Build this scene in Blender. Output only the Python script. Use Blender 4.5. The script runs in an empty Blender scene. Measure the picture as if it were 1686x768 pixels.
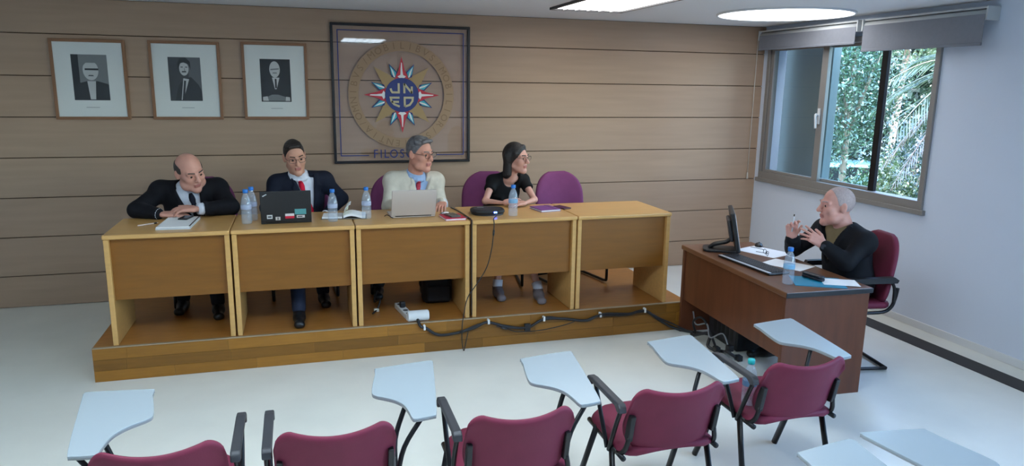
import bpy, bmesh, math, random
import numpy as np
from mathutils import Vector, Matrix

random.seed(7)
scene = bpy.context.scene
col = scene.collection
PI = math.pi

# ------------------------------------------------------------------ camera
cam_d = bpy.data.cameras.new('camera')
cam_d.sensor_width = 36.0
cam_d.lens = 36.0 * 1183.03 / 1686.0
cam_d.clip_start = 0.05
cam_d.clip_end = 300
cam = bpy.data.objects.new('camera', cam_d)
col.objects.link(cam)
_yaw, _pitch, _roll = -0.2905, 0.2025, 0.0136
_F = Vector((-math.sin(_yaw) * math.cos(_pitch), math.cos(_yaw) * math.cos(_pitch), -math.sin(_pitch)))
_R = Vector((math.cos(_yaw), math.sin(_yaw), 0))
_U = _R.cross(_F)
_c, _s = math.cos(_roll), math.sin(_roll)
_R2 = _R * _c + _U * _s
_U2 = _U * _c - _R * _s
m = Matrix((( _R2.x, _U2.x, -_F.x), (_R2.y, _U2.y, -_F.y), (_R2.z, _U2.z, -_F.z))).to_4x4()
m.translation = Vector((-0.7416, -6.8883, 1.9267))
cam.matrix_world = m
scene.camera = cam

# ------------------------------------------------------------------ world, sun, exposure
world = bpy.data.worlds.new('world')
scene.world = world
world.use_nodes = True
wn = world.node_tree.nodes
wl = world.node_tree.links
wn.clear()
w_out = wn.new('ShaderNodeOutputWorld')
w_bg = wn.new('ShaderNodeBackground')
w_sky = wn.new('ShaderNodeTexSky')
w_sky.sky_type = 'NISHITA'
w_sky.sun_disc = False
w_sky.ozone_density = 3.0
w_sky.sun_elevation = math.radians(52)
w_sky.sun_rotation = math.radians(200)
w_bg.inputs['Strength'].default_value = 1.1
wl.new(w_sky.outputs[0], w_bg.inputs['Color'])
wl.new(w_bg.outputs[0], w_out.inputs['Surface'])

sun_d = bpy.data.lights.new('sun', 'SUN')
sun_d.energy = 2.2
sun_d.angle = math.radians(0.6)
sun_d.color = (1.0, 0.95, 0.86)
sun = bpy.data.objects.new('sun', sun_d)
col.objects.link(sun)
sun.rotation_euler = Vector((0.62, 0.22, -0.75)).to_track_quat('-Z', 'Y').to_euler()

scene.view_settings.view_transform = 'Standard'
scene.view_settings.look = 'None'
scene.view_settings.gamma = 1.0
scene.view_settings.use_curve_mapping = False
scene.view_settings.exposure = 1.78

# ------------------------------------------------------------------ helpers: materials
def S(r, g, b):
    def f(c):
        c /= 255.0
        return c / 12.92 if c <= 0.04045 else ((c + 0.055) / 1.055) ** 2.4
    return (f(r), f(g), f(b), 1.0)

MATS = {}
def mat(name, color=None, rough=0.5, metal=0.0, noise=0.0, nscale=8.0, stretch=(1, 1, 1), bump=0.0, bscale=60.0,
        spec=0.5, emit=None, estr=0.0, objrand=0.0, sheen=0.0, sss=0.0, coat=0.0, alpha=None):
    if name in MATS:
        return MATS[name]
    mt = bpy.data.materials.new(name)
    mt.use_nodes = True
    nt = mt.node_tree
    b = nt.nodes['Principled BSDF']
    b.inputs['Roughness'].default_value = rough
    b.inputs['Metallic'].default_value = metal
    b.inputs['Specular IOR Level'].default_value = spec
    if coat:
        b.inputs['Coat Weight'].default_value = coat
    if sheen:
        b.inputs['Sheen Weight'].default_value = sheen
    if sss:
        b.inputs['Subsurface Weight'].default_value = sss
        b.inputs['Subsurface Radius'].default_value = (0.012, 0.005, 0.003)
        b.inputs['Subsurface Scale'].default_value = 1.0
    if color is not None:
        b.inputs['Base Color'].default_value = color
    if emit is not None:
        b.inputs['Emission Color'].default_value = emit
        b.inputs['Emission Strength'].default_value = estr
    tc = nt.nodes.new('ShaderNodeTexCoord')
    mp = nt.nodes.new('ShaderNodeMapping')
    mp.inputs['Scale'].default_value = stretch
    nt.links.new(tc.outputs['Object'], mp.inputs['Vector'])
    last = None
    if noise:
        n = nt.nodes.new('ShaderNodeTexNoise')
        n.inputs['Scale'].default_value = nscale
        n.inputs['Detail'].default_value = 6
        nt.links.new(mp.outputs[0], n.inputs['Vector'])
        r = nt.nodes.new('ShaderNodeMapRange')
        r.inputs['From Min'].default_value = 0.3
        r.inputs['From Max'].default_value = 0.7
        r.inputs['To Min'].default_value = 1 - noise
        r.inputs['To Max'].default_value = 1 + noise
        nt.links.new(n.outputs['Fac'], r.inputs['Value'])
        h = nt.nodes.new('ShaderNodeHueSaturation')
        h.inputs['Color'].default_value = color
        nt.links.new(r.outputs[0], h.inputs['Value'])
        last = h
        nt.links.new(h.outputs[0], b.inputs['Base Color'])
    if objrand:
        oi = nt.nodes.new('ShaderNodeObjectInfo')
        r2 = nt.nodes.new('ShaderNodeMapRange')
        r2.inputs['To Min'].default_value = 1 - objrand
        r2.inputs['To Max'].default_value = 1 + objrand
        nt.links.new(oi.outputs['Random'], r2.inputs['Value'])
        h2 = nt.nodes.new('ShaderNodeHueSaturation')
        if last is not None:
            nt.links.new(last.outputs[0], h2.inputs['Color'])
        else:
            h2.inputs['Color'].default_value = color
        nt.links.new(r2.outputs[0], h2.inputs['Value'])
        nt.links.new(h2.outputs[0], b.inputs['Base Color'])
    if bump:
        n2 = nt.nodes.new('ShaderNodeTexNoise')
        n2.inputs['Scale'].default_value = bscale
        n2.inputs['Detail'].default_value = 4
        nt.links.new(mp.outputs[0], n2.inputs['Vector'])
        bp = nt.nodes.new('ShaderNodeBump')
        bp.inputs['Strength'].default_value = bump
        bp.inputs['Distance'].default_value = 0.01
        nt.links.new(n2.outputs['Fac'], bp.inputs['Height'])
        nt.links.new(bp.outputs[0], b.inputs['Normal'])
    MATS[name] = mt
    return mt

def clear_mat(name, tint, gloss=0.06, rough=0.02, diffuse=0.0, dcol=(1, 1, 1, 1)):
    """see-through sheet: transparent + a little mirror (+ a little milky diffuse)"""
    mt = bpy.data.materials.new(name)
    mt.use_nodes = True
    nt = mt.node_tree
    nt.nodes.clear()
    out = nt.nodes.new('ShaderNodeOutputMaterial')
    tr = nt.nodes.new('ShaderNodeBsdfTransparent')
    tr.inputs['Color'].default_value = tint
    gl = nt.nodes.new('ShaderNodeBsdfGlossy')
    gl.inputs['Roughness'].default_value = rough
    mx = nt.nodes.new('ShaderNodeMixShader')
    lw = nt.nodes.new('ShaderNodeFresnel')
    lw.inputs['IOR'].default_value = 1.45
    mth = nt.nodes.new('ShaderNodeMath')
    mth.operation = 'MULTIPLY_ADD'
    mth.inputs[1].default_value = 0.9
    mth.inputs[2].default_value = gloss - 0.035
    nt.links.new(lw.outputs[0], mth.inputs[0])
    geo = nt.nodes.new('ShaderNodeNewGeometry')
    inv = nt.nodes.new('ShaderNodeMath')
    inv.operation = 'SUBTRACT'
    inv.inputs[0].default_value = 1.0
    nt.links.new(geo.outputs['Backfacing'], inv.inputs[1])
    mul = nt.nodes.new('ShaderNodeMath')
    mul.operation = 'MULTIPLY'
    mul.use_clamp = True
    nt.links.new(mth.outputs[0], mul.inputs[0])
    nt.links.new(inv.outputs[0], mul.inputs[1])
    nt.links.new(mul.outputs[0], mx.inputs[0])
    nt.links.new(tr.outputs[0], mx.inputs[1])
    nt.links.new(gl.outputs[0], mx.inputs[2])
    last = mx
    if diffuse:
        df = nt.nodes.new('ShaderNodeBsdfDiffuse')
        df.inputs['Color'].default_value = dcol
        m2 = nt.nodes.new('ShaderNodeMixShader')
        m2.inputs[0].default_value = diffuse
        nt.links.new(mx.outputs[0], m2.inputs[1])
        nt.links.new(df.outputs[0], m2.inputs[2])
        last = m2
    nt.links.new(last.outputs[0], out.inputs['Surface'])
    MATS[name] = mt
    return mt

def leaf_mat(name, c1, c2):
    mt = bpy.data.materials.new(name)
    mt.use_nodes = True
    nt = mt.node_tree
    nt.nodes.clear()
    out = nt.nodes.new('ShaderNodeOutputMaterial')
    df = nt.nodes.new('ShaderNodeBsdfDiffuse')
    tl = nt.nodes.new('ShaderNodeBsdfTranslucent')
    gl = nt.nodes.new('ShaderNodeBsdfGlossy')
    gl.inputs['Roughness'].default_value = 0.35
    gl.inputs['Color'].default_value = (0.9, 0.95, 1, 1)
    geo = nt.nodes.new('ShaderNodeNewGeometry')
    mix = nt.nodes.new('ShaderNodeMix')
    mix.data_type = 'RGBA'
    mix.inputs[6].default_value = c1
    mix.inputs[7].default_value = c2
    nt.links.new(geo.outputs['Random Per Island'], mix.inputs[0])
    nt.links.new(mix.outputs[2], df.inputs['Color'])
    nt.links.new(mix.outputs[2], tl.inputs['Color'])
    m1 = nt.nodes.new('ShaderNodeMixShader')
    m1.inputs[0].default_value = 0.35
    m2 = nt.nodes.new('ShaderNodeMixShader')
    m2.inputs[0].default_value = 0.10
    nt.links.new(df.outputs[0], m1.inputs[1])
    nt.links.new(tl.outputs[0], m1.inputs[2])
    nt.links.new(m1.outputs[0], m2.inputs[1])
    nt.links.new(gl.outputs[0], m2.inputs[2])
    nt.links.new(m2.outputs[0], out.inputs['Surface'])
    MATS[name] = mt
    return mt

# ------------------------------------------------------------------ helpers: objects
def tag(o, label=None, cat=None, group=None, kind=None):
    if label: o['label'] = label
    if cat: o['category'] = cat
    if group: o['group'] = group
    if kind: o['kind'] = kind
    return o

def empty(name, loc=(0, 0, 0), rz=0.0):
    o = bpy.data.objects.new(name, None)
    o.location = loc
    o.rotation_euler = (0, 0, rz)
    o.empty_display_size = 0.1
    col.objects.link(o)
    return o

def link(name, me, material=None, parent=None, smooth=False, bevel=0.0, segs=2, loc=None, rot=None):
    o = bpy.data.objects.new(name, me)
    if material is not None and not me.materials:
        for mm in (material if isinstance(material, (list, tuple)) else [material]):
            me.materials.append(mm)
    if smooth and len(me.polygons):
        me.polygons.foreach_set('use_smooth', [True] * len(me.polygons))
    col.objects.link(o)
    if parent is not None:
        o.parent = parent
    if loc is not None: o.location = loc
    if rot is not None: o.rotation_euler = rot
    if bevel:
        b = o.modifiers.new('bevel', 'BEVEL')
        b.width = bevel
        b.segments = segs
        b.limit_method = 'ANGLE'
        b.angle_limit = math.radians(40)
    return o

class MB:
    """collects verts and faces of ONE piece"""
    def __init__(s):
        s.v, s.f = [], []
    def box(s, lo, hi, M=None):
        n = len(s.v)
        (x0, y0, z0), (x1, y1, z1) = lo, hi
        pts = [(x0, y0, z0), (x1, y0, z0), (x1, y1, z0), (x0, y1, z0), (x0, y0, z1), (x1, y0, z1), (x1, y1, z1), (x0, y1, z1)]
        if M is not None: pts = [tuple(M @ Vector(p)) for p in pts]
        s.v += pts
        s.f += [tuple(n + i for i in q) for q in ((3, 2, 1, 0), (4, 5, 6, 7), (0, 1, 5, 4), (1, 2, 6, 5), (2, 3, 7, 6), (3, 0, 4, 7))]
        return s
    def prism(s, poly, d0, d1, axis='z', M=None):
        """poly: list of 2D points; extruded d0..d1 along axis"""
        n = len(s.v); k = len(poly)
        def put(p, d):
            if axis == 'z': q = (p[0], p[1], d)
            elif axis == 'y': q = (p[0], d, p[1])
            else: q = (d, p[0], p[1])
            return tuple(M @ Vector(q)) if M is not None else q
        s.v += [put(p, d0) for p in poly] + [put(p, d1) for p in poly]
        s.f.append(tuple(n + i for i in range(k))[::-1])
        s.f.append(tuple(n + k + i for i in range(k)))
        for i in range(k):
            j = (i + 1) % k
            s.f.append((n + i, n + j, n + k + j, n + k + i))
        return s
    def tube(s, pts, r, seg=8, cap=True, flat=None):
        """sweep a circle (or ellipse: flat=(rx, ry)) along pts; r may be a list"""
        P = [Vector(p) for p in pts]
        n0 = len(s.v)
        N = len(P)
        t0 = (P[1] - P[0]).normalized()
        up = Vector((0, 0, 1)) if abs(t0.z) < 0.9 else Vector((0, 1, 0))
        a = t0.cross(up).normalized()
        for i in range(N):
            if i == 0: t = P[1] - P[0]
            elif i == N - 1: t = P[-1] - P[-2]
            else: t = (P[i + 1] - P[i]).normalized() + (P[i] - P[i - 1]).normalized()
            if t.length < 1e-9: t = t0.copy()
            t.normalize()
            a = (a - t * a.dot(t)).normalized()
            b = t.cross(a)
            rr = r[i] if isinstance(r, (list, tuple)) else r
            ra, rb = (rr, rr) if flat is None else flat
            for k in range(seg):
                th = 2 * PI * k / seg
                s.v.append(tuple(P[i] + a * (math.cos(th) * ra) + b * (math.sin(th) * rb)))
        for i in range(N - 1):
            for k in range(seg):
                k2 = (k + 1) % seg
                s.f.append((n0 + i * seg + k, n0 + i * seg + k2, n0 + (i + 1) * seg + k2, n0 + (i + 1) * seg + k))
        if cap:
            s.f.append(tuple(n0 + k for k in range(seg))[::-1])
            s.f.append(tuple(n0 + (N - 1) * seg + k for k in range(seg)))
        return s
    def lathe(s, prof, seg=20, c=(0, 0, 0), cap=True):
        n0 = len(s.v)
        for (r, z) in prof:
            for k in range(seg):
                th = 2 * PI * k / seg
                s.v.append((c[0] + r * math.cos(th), c[1] + r * math.sin(th), c[2] + z))
        for i in range(len(prof) - 1):
            for k in range(seg):
                k2 = (k + 1) % seg
                s.f.append((n0 + i * seg + k, n0 + i * seg + k2, n0 + (i + 1) * seg + k2, n0 + (i + 1) * seg + k))
        if cap:
            s.f.append(tuple(n0 + k for k in range(seg))[::-1])
            s.f.append(tuple(n0 + (len(prof) - 1) * seg + k for k in range(seg)))
        return s
    def grid(s, fn, nu, nv, thick=None):
        """surface fn(u,v)->point, u,v in 0..1; with thickness a closed slab (fn2 = fn offset by thick vector fn)"""
        n0 = len(s.v)
        for j in range(nv + 1):
            for i in range(nu + 1):
                s.v.append(tuple(fn(i / nu, j / nv)))
        w = nu + 1
        for j in range(nv):
            for i in range(nu):
                s.f.append((n0 + j * w + i, n0 + j * w + i + 1, n0 + (j + 1) * w + i + 1, n0 + (j + 1) * w + i))
        if thick is not None:
            n1 = len(s.v)
            for j in range(nv + 1):
                for i in range(nu + 1):
                    p = Vector(fn(i / nu, j / nv)) + Vector(thick(i / nu, j / nv))
                    s.v.append(tuple(p))
            for j in range(nv):
                for i in range(nu):
                    s.f.append((n1 + j * w + i, n1 + (j + 1) * w + i, n1 + (j + 1) * w + i + 1, n1 + j * w + i + 1))
            ring = [i for i in range(nu + 1)] + [j * w + nu for j in range(1, nv + 1)] + [nv * w + i for i in range(nu - 1, -1, -1)] + [j * w for j in range(nv - 1, 0, -1)]
            for a, b in zip(ring, ring[1:] + ring[:1]):
                s.f.append((n0 + b, n0 + a, n1 + a, n1 + b))
        return s
    def mesh(s, name='mesh'):
        me = bpy.data.meshes.new(name)
        me.from_pydata(s.v, [], s.f)
        me.validate()
        me.update()
        return me
    def build(s, name, material, parent=None, smooth=False, bevel=0.0, segs=2, loc=None, rot=None):
        return link(name, s.mesh(name), material, parent, smooth, bevel, segs, loc, rot)

def crom(pts, n=6):
    """Catmull-Rom through pts"""
    P = [Vector(p) for p in pts]
    P = [P[0] * 2 - P[1]] + P + [P[-1] * 2 - P[-2]]
    out = []
    for i in range(1, len(P) - 2):
        a, b, c, d = P[i - 1], P[i], P[i + 1], P[i + 2]
        for k in range(n):
            t = k / n
            out.append(0.5 * ((2 * b) + (c - a) * t + (2 * a - 5 * b + 4 * c - d) * t * t + (3 * b - a - 3 * c + d) * t ** 3))
    out.append(P[-2])
    return out

def rpoly(w, h, r, n=5, cx=0, cy=0):
    """rounded rectangle outline"""
    pts = []
    for (sx, sy, a0) in ((1, 1, 0), (-1, 1, 90), (-1, -1, 180), (1, -1, 270)):
        for k in range(n + 1):
            a = math.radians(a0 + 90 * k / n)
            pts.append((cx + sx * (w / 2 - r) + r * math.cos(a), cy + sy * (h / 2 - r) + r * math.sin(a)))
    return pts

def copy_tree(o, parent=None):
    c = o.copy()
    col.objects.link(c)
    c.parent = parent
    for ch in list(o.children):
        copy_tree(ch, c)
    return c

def smooth_by_angle(o, deg=40):
    me = o.data
    me.polygons.foreach_set('use_smooth', [True] * len(me.polygons))
    me.set_sharp_from_angle(angle=math.radians(deg))
    return o

# ------------------------------------------------------------------ materials
M_wallpanel = mat('wall_panel_wood', S(173, 145, 121), 0.42, noise=0.05, nscale=2.5, stretch=(0.6, 4, 9), objrand=0.025, spec=0.42)
M_groove = mat('groove_dark', S(70, 48, 32), 0.8)
M_white = mat('wall_paint_white', S(220, 228, 242), 0.85, bump=0.05, bscale=90)
M_ceil = mat('ceiling_paint', S(240, 242, 244), 0.9)
M_floor = mat('floor_terrazzo', S(228, 226, 216), 0.28, noise=0.035, nscale=3.0, spec=0.4)
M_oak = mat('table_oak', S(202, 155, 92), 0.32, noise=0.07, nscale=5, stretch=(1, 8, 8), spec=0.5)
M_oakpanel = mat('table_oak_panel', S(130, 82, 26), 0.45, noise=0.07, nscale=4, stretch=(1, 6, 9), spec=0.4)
M_plank = mat('platform_plank', S(144, 96, 34), 0.4, noise=0.10, nscale=5, stretch=(1, 6, 10), objrand=0.28, spec=0.4)
M_platform = mat('platform_top_wood', S(166, 110, 50), 0.35, noise=0.14, nscale=4, stretch=(1.5, 12, 1), spec=0.4)
M_alu = mat('brushed_aluminium', S(150, 148, 142), 0.4, metal=0.7)
M_winframe = mat('window_frame_grey', S(150, 146, 142), 0.45, metal=0.25)
M_black = mat('black_plastic', S(26, 26, 28), 0.45)
M_blackm = mat('black_metal', S(24, 24, 27), 0.35, metal=0.3)
M_darkgrey = mat('dark_grey_plastic', S(52, 52, 56), 0.5)
M_burg = mat('burgundy_vinyl', S(118, 42, 64), 0.6, noise=0.05, nscale=12, bump=0.08, bscale=250, spec=0.28)
M_purple = mat('purple_upholstery', S(120, 60, 100), 0.85, noise=0.06, nscale=14, bump=0.1, bscale=300, spec=.25)
M_tablet = mat('tablet_laminate', S(160, 169, 174), 0.25, spec=0.5)
M_tabedge = mat('tablet_edge', S(150, 152, 152), 0.5)
M_walnut = mat('walnut_veneer', S(98, 54, 32), 0.4, noise=0.16, nscale=4, stretch=(5, 5, 0.7), spec=0.45)
M_walnut_top = mat('walnut_veneer_top', S(112, 72, 48), 0.3, noise=0.14, nscale=4, stretch=(6, 0.8, 1), spec=0.5)
M_paper = mat('paper', S(236, 236, 236), 0.8)
M_frame = mat('portrait_frame_wood', S(140, 98, 66), 0.4, noise=0.06, nscale=10)
M_mat = mat('portrait_mat_board', S(226, 228, 224), 0.8)
M_lamp = mat('lamp_diffuser', S(255, 255, 255), 0.5, emit=(1.0, 0.98, 0.95, 1), estr=2.0)
M_addedlamp = mat('added_lamp_diffuser', S(255, 255, 255), 0.5, emit=(0.72, 0.88, 1.0, 1), estr=7.0)  # glow of the two unseen lamps added to light the room
M_lampdisc = mat('lamp_disc', S(255, 255, 255), 0.5, emit=(0.95, 0.98, 1.0, 1), estr=1.3)

# ------------------------------------------------------------------ the room
XR, XL, YB, H = 4.125, -4.6, -9.6, 2.577
HP = 0.23     # platform height
def struct(o):
    o['kind'] = 'structure'
    return o
struct(MB().box((XL - .2, YB - .2, -0.2), (XR + .22, 0.2, 0)).build('floor', M_floor))
struct(MB().box((XL - .2, YB - .2, H), (XR + .22, 0.2, H + .2)).build('ceiling', M_ceil))
wb = struct(MB().box((XL, 0.0, 0), (XR, 0.2, H)).build('wall_back', M_groove))
zs = [0.0] + [0.2752 + 0.3361 * i for i in range(7)] + [H]
for a, b in zip(zs[:-1], zs[1:]):
    MB().box((XL, -0.016, a + .0035), (XR, -0.001, b - .0035)).build('panel', M_wallpanel, wb, bevel=0.002, segs=1)
struct(MB().box((XL - .2, YB, 0), (XL, 0.2, H)).build('wall_left', M_white))
struct(MB().box((XL - .2, YB - .2, 0), (XR + .22, YB, H)).build('wall_rear', M_white))
# right wall with two window openings (the nearer one is unseen, added for daylight)
W1 = (-2.30, -0.10)
W2 = (-8.8, -4.3)
ZS, ZT = 0.97, 2.40
wr = struct(MB().box((XR, YB, 0), (XR + .22, 0.0, ZS)).build('wall_right', M_white))
MB().box((XR, YB, ZT), (XR + .22, 0, H)).build('lintel', M_white, wr)
for (a, b) in ((YB, W2[0]), (W2[1], W1[0]), (W1[1], 0.0)):
    MB().box((XR, a, ZS), (XR + .22, b, ZT)).build('pier', M_white, wr)
bb = MB().box((XR - .014, YB, 0), (XR, 0, 0.06)).build('baseboard_right', mat('skirting_white', S(226, 228, 230), 0.5), bevel=.003)
struct(bb)
struct(MB().box((3.75, -9.4, 0.0), (3.92, -1.75, 0.004)).build('trim_1', mat('dark_floor_strip', S(40, 36, 36), 0.6)))

# window 1: sliding sashes, the far one open
M_glass_tint = clear_mat('window_glass_tinted', (0.80, 0.92, 0.91, 1), 0.05)
M_glass = clear_mat('window_glass', (0.93, 0.97, 0.96, 1), 0.05)
def window(name, y0, y1, panes, handle):
    w = empty(name, (XR, (y0 + y1) / 2, ZS))
    w['kind'] = 'structure'
    oy, oz = -(y0 + y1) / 2, -ZS
    fw = 0.075
    def part(nm, lo, hi, m_, bev=.004):
        b = MB().box((lo[0], lo[1] + oy, lo[2] + oz), (hi[0], hi[1] + oy, hi[2] + oz))
        return b.build(nm, m_, w, bevel=bev)
    part('frame_rail', (-.02, y0, ZS), (.09, y1, ZS + fw), M_winframe)
    part('frame_rail', (-.02, y0, ZT - .05), (.09, y1, ZT), M_winframe)
    part('frame_stile', (-.02, y0, ZS + fw), (.09, y0 + .05, ZT - .05), M_winframe)
    part('frame_stile', (-.02, y1 - .05, ZS + fw), (.09, y1, ZT - .05), M_winframe)
    part('window_sill', (-.035, y0 - .03, ZS - .035), (.0, y1 + .03, ZS + .004), M_winframe)
    for (a, b, x, g, s0, s1, dark) in panes:
        part('pane', (x, a + s0, ZS + fw + .03), (x + .006, b - s1, ZT - .08), g, 0)
        sm = M_blackm if dark else M_winframe
        if s0: part('sash_stile', (x - .016, a, ZS + fw), (x + .022, a + s0, ZT - .05), sm)
        if s1: part('sash_stile', (x - .016, b - s1, ZS + fw), (x + .022, b, ZT - .05), M_winframe)
        part('sash_rail', (x - .014, a + s0, ZS + fw), (x + .02, b - s1, ZS + fw + .03), M_winframe)
        part('sash_rail', (x - .014, a + s0, ZT - .08), (x + .02, b - s1, ZT - .05), M_winframe)
    if handle:
        hd = MB().box((-.028, handle + oy - .018, 1.60 + oz), (-.018, handle + oy + .018, 1.75 + oz)).build('handle', mat('handle_white', S(220, 222, 222), 0.4), w, bevel=.004)
        MB().tube(crom([(-.028, handle + oy, 1.68 + oz), (-.06, handle + oy, 1.69 + oz), (-.062, handle + oy - .01, 1.62 + oz), (-.058, handle + oy - .012, 1.56 + oz)], 4), 0.011, 8).build('lever', MATS['handle_white'], hd, smooth=True)
    return w
window('window_1', W1[0], W1[1], [(-1.03, -0.16, 0.004, M_glass, 0.085, 0.05, False), (-1.71, -0.99, 0.05, M_glass_tint, 0.065, 0.0, True)], -0.985)
window('added_window', W2[0], W2[1], [(-5.4, -4.35, 0.004, M_glass, 0.06, 0.05, False), (-6.1, -5.35, 0.05, M_glass, 0.05, 0.06, False), (-7.45, -6.05, 0.004, M_glass, 0.05, 0.06, False), (-8.75, -7.4, 0.05, M_glass, 0.05, 0.06, False)], None)  # out-of-view window, added to bring more daylight into the room

# roller blinds in front of the window head
M_blind = mat('blind_fabric', S(132, 134, 142), 0.9, noise=0.03, nscale=40)
M_blindw = mat('blind_hardware', S(196, 198, 198), 0.45)
def blind(name, y0, y1, zb, label, cord):
    x = XR - .075
    o = empty(name, (x, (y0 + y1) / 2, 2.36))
    def w(p): return (p[0] - x, p[1] - (y0 + y1) / 2, p[2] - 2.36)
    MB().tube([w((x, y0 + .02, 2.475)), w((x, y1 - .02, 2.475))], 0.035, 16).build('roller_tube', M_blindw, o, smooth=True)
    MB().box(w((x - .042, y0 + .025, zb + .02)), w((x - .040, y1 - .025, 2.475))).build('fabric', M_blind, o)
    MB().box(w((x - .048, y0 + .025, zb)), w((x - .034, y1 - .025, zb + .022))).build('bottom_bar', M_blind, o, bevel=.004)
    MB().box(w((x - .03, y0 + .01, 2.515)), w((x + .07, y1 - .01, 2.53))).build('headrail', M_blindw, o, bevel=.003)
    for yy in (y0 + .004, y1 - .018):
        MB().box(w((x - .045, yy, 2.43)), w((x + .073, yy + .014, 2.53))).build('bracket', M_blindw, o, bevel=.003)
    if cord:
        c = MB().tube([w((x - .03, y1 + .012, 2.46)), w((x - .03, y1 + .012, 1.8)), w((x - .032, y1 + .012, 1.02))], 0.004, 6).build('cord', mat('cord_cream', S(214, 206, 194), 0.7), o, smooth=True)
        MB().tube([w((x - .032, y1 + .012, 1.02)), w((x - .032, y1 + .012, .95))], [0.007, 0.012], 8).build('cord_weight', MATS['cord_cream'], c, smooth=True)
    tag(o, label, 'roller blind', 'roller blinds over the window')
blind('roller_blind', -1.49, -0.045, 2.325, 'grey rolled-up blind with pull cord, at the window corner by the wood wall', True)
blind('roller_blind', -2.75, -1.53, 2.255, 'grey rolled-up blind hanging lower, over the open window above palm fronds', False)

# portals let the sky be sampled through the openings
for (a, b) in (W1, W2):
    pd = bpy.data.lights.new('window_portal', 'AREA')
    pd.shape = 'RECTANGLE'
    pd.size = b - a
    pd.size_y = ZT - ZS
    pd.cycles.is_portal = True
    po = bpy.data.objects.new('window_portal', pd)
    col.objects.link(po)
    po.location = (XR + .15, (a + b) / 2, (ZS + ZT) / 2)
    po.rotation_euler = (PI / 2, 0, PI / 2)

# ceiling lamps
def troffer(x0, x1, y0, y1, label, lamp, n=6):
    cx, cy = (x0 + x1) / 2, (y0 + y1) / 2
    o = empty('ceiling_light', (cx, cy, H))
    a, b = (x1 - x0) / 2, (y1 - y0) / 2
    MB().box((-a + .015, -b + .015, -.008), (a - .015, b - .015, -.002)).build('diffuser', lamp, o)
    for (lo, hi) in (((-a - .01, -b - .01, -.02), (a + .01, -b + .012, 0)), ((-a - .01, b - .012, -.02), (a + .01, b + .01, 0)),
                     ((-a - .01, -b + .012, -.02), (-a + .012, b - .012, 0)), ((a - .012, -b + .012, -.02), (a + .01, b - .012, 0))):
        MB().box(lo, hi).build('frame', M_darkgrey, o)
    for i in range(1, n):
        x = -a + 2 * a * i / n
        MB().box((x - .003, -b + .012, -.018), (x + .003, b - .012, -.008)).build('louvre', M_blindw, o)
    tag(o, label, 'ceiling light', 'louvred ceiling lights')
troffer(1.36, 2.0, -1.98, -0.92, 'rectangular louvred ceiling light near the wood wall', M_lamp)
troffer(-.05, .59, -5.2, -4.0, 'unseen louvred ceiling light added over the tablet chairs to light the room', M_addedlamp)  # added lamp out of view, brightens floor and chairs
troffer(-1.9, -1.26, -5.2, -4.0, 'unseen louvred ceiling light added above the left seats to light the room', M_addedlamp)  # second added lamp out of view, fill for the left side
dl = empty('ceiling_light', (3.41, -1.27, H))
MB().lathe([(0.001, -.004), (0.56, -.004), (0.56, -.012), (0.001, -.014)], 64).build('diffuser', M_lampdisc, dl, smooth=False)
MB().lathe([(0.56, -.001), (0.578, -.001), (0.578, -.016), (0.562, -.016), (0.56, -.001)], 64, cap=False).build('rim', M_ceil, dl, smooth=True)
tag(dl, 'large round glowing ceiling light beside the window blind', 'ceiling light')

# ------------------------------------------------------------------ platform
PX0, PX1, PY = -2.07, 2.235, -1.935
pf = empty('speaker_platform', ((PX0 + PX1) / 2, PY / 2, 0))
pc = Vector(((PX0 + PX1) / 2, PY / 2, 0))
def rel(p, c): return (p[0] - c[0], p[1] - c[1], p[2] - c[2])
MB().box(rel((PX0, PY + .014, 0), pc), rel((PX1, -.02, HP - .014), pc)).build('body', M_platform, pf)
MB().box(rel((PX0, PY + .002, HP - .0135), pc), rel((PX1, -.02, HP), pc)).build('deck', M_platform, pf)
MB().box(rel((PX0, PY - .003, HP - .004), pc), rel((PX1, PY + .020, HP + .003), pc)).build('nosing', mat('nosing_metal', S(170, 150, 124), 0.4, metal=0.3), pf, bevel=.001, segs=1)
rows = 3
rh = (HP - .006) / rows
rnd = random.Random(3)
for r in range(rows):
    x = PX0 - rnd.uniform(0, .35)
    while x < PX1:
        L = rnd.uniform(.42, .68)
        a, b = max(x, PX0), min(x + L, PX1)
        if b - a > .03:
            MB().box(rel((a + .0006, PY, r * rh + .0008), pc), rel((b - .0006, PY + .013, (r + 1) * rh - .0008), pc)).build('plank', M_plank, pf)
        x += L
for r in range(rows):   # right end of the platform
    MB().box(rel((PX1, PY + .002, r * rh + .0008), pc), rel((PX1 + .012, -.02, (r + 1) * rh - .0008), pc)).build('plank', M_plank, pf)
tag(pf, 'long low wooden platform carrying the row of five tables', 'platform')

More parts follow.
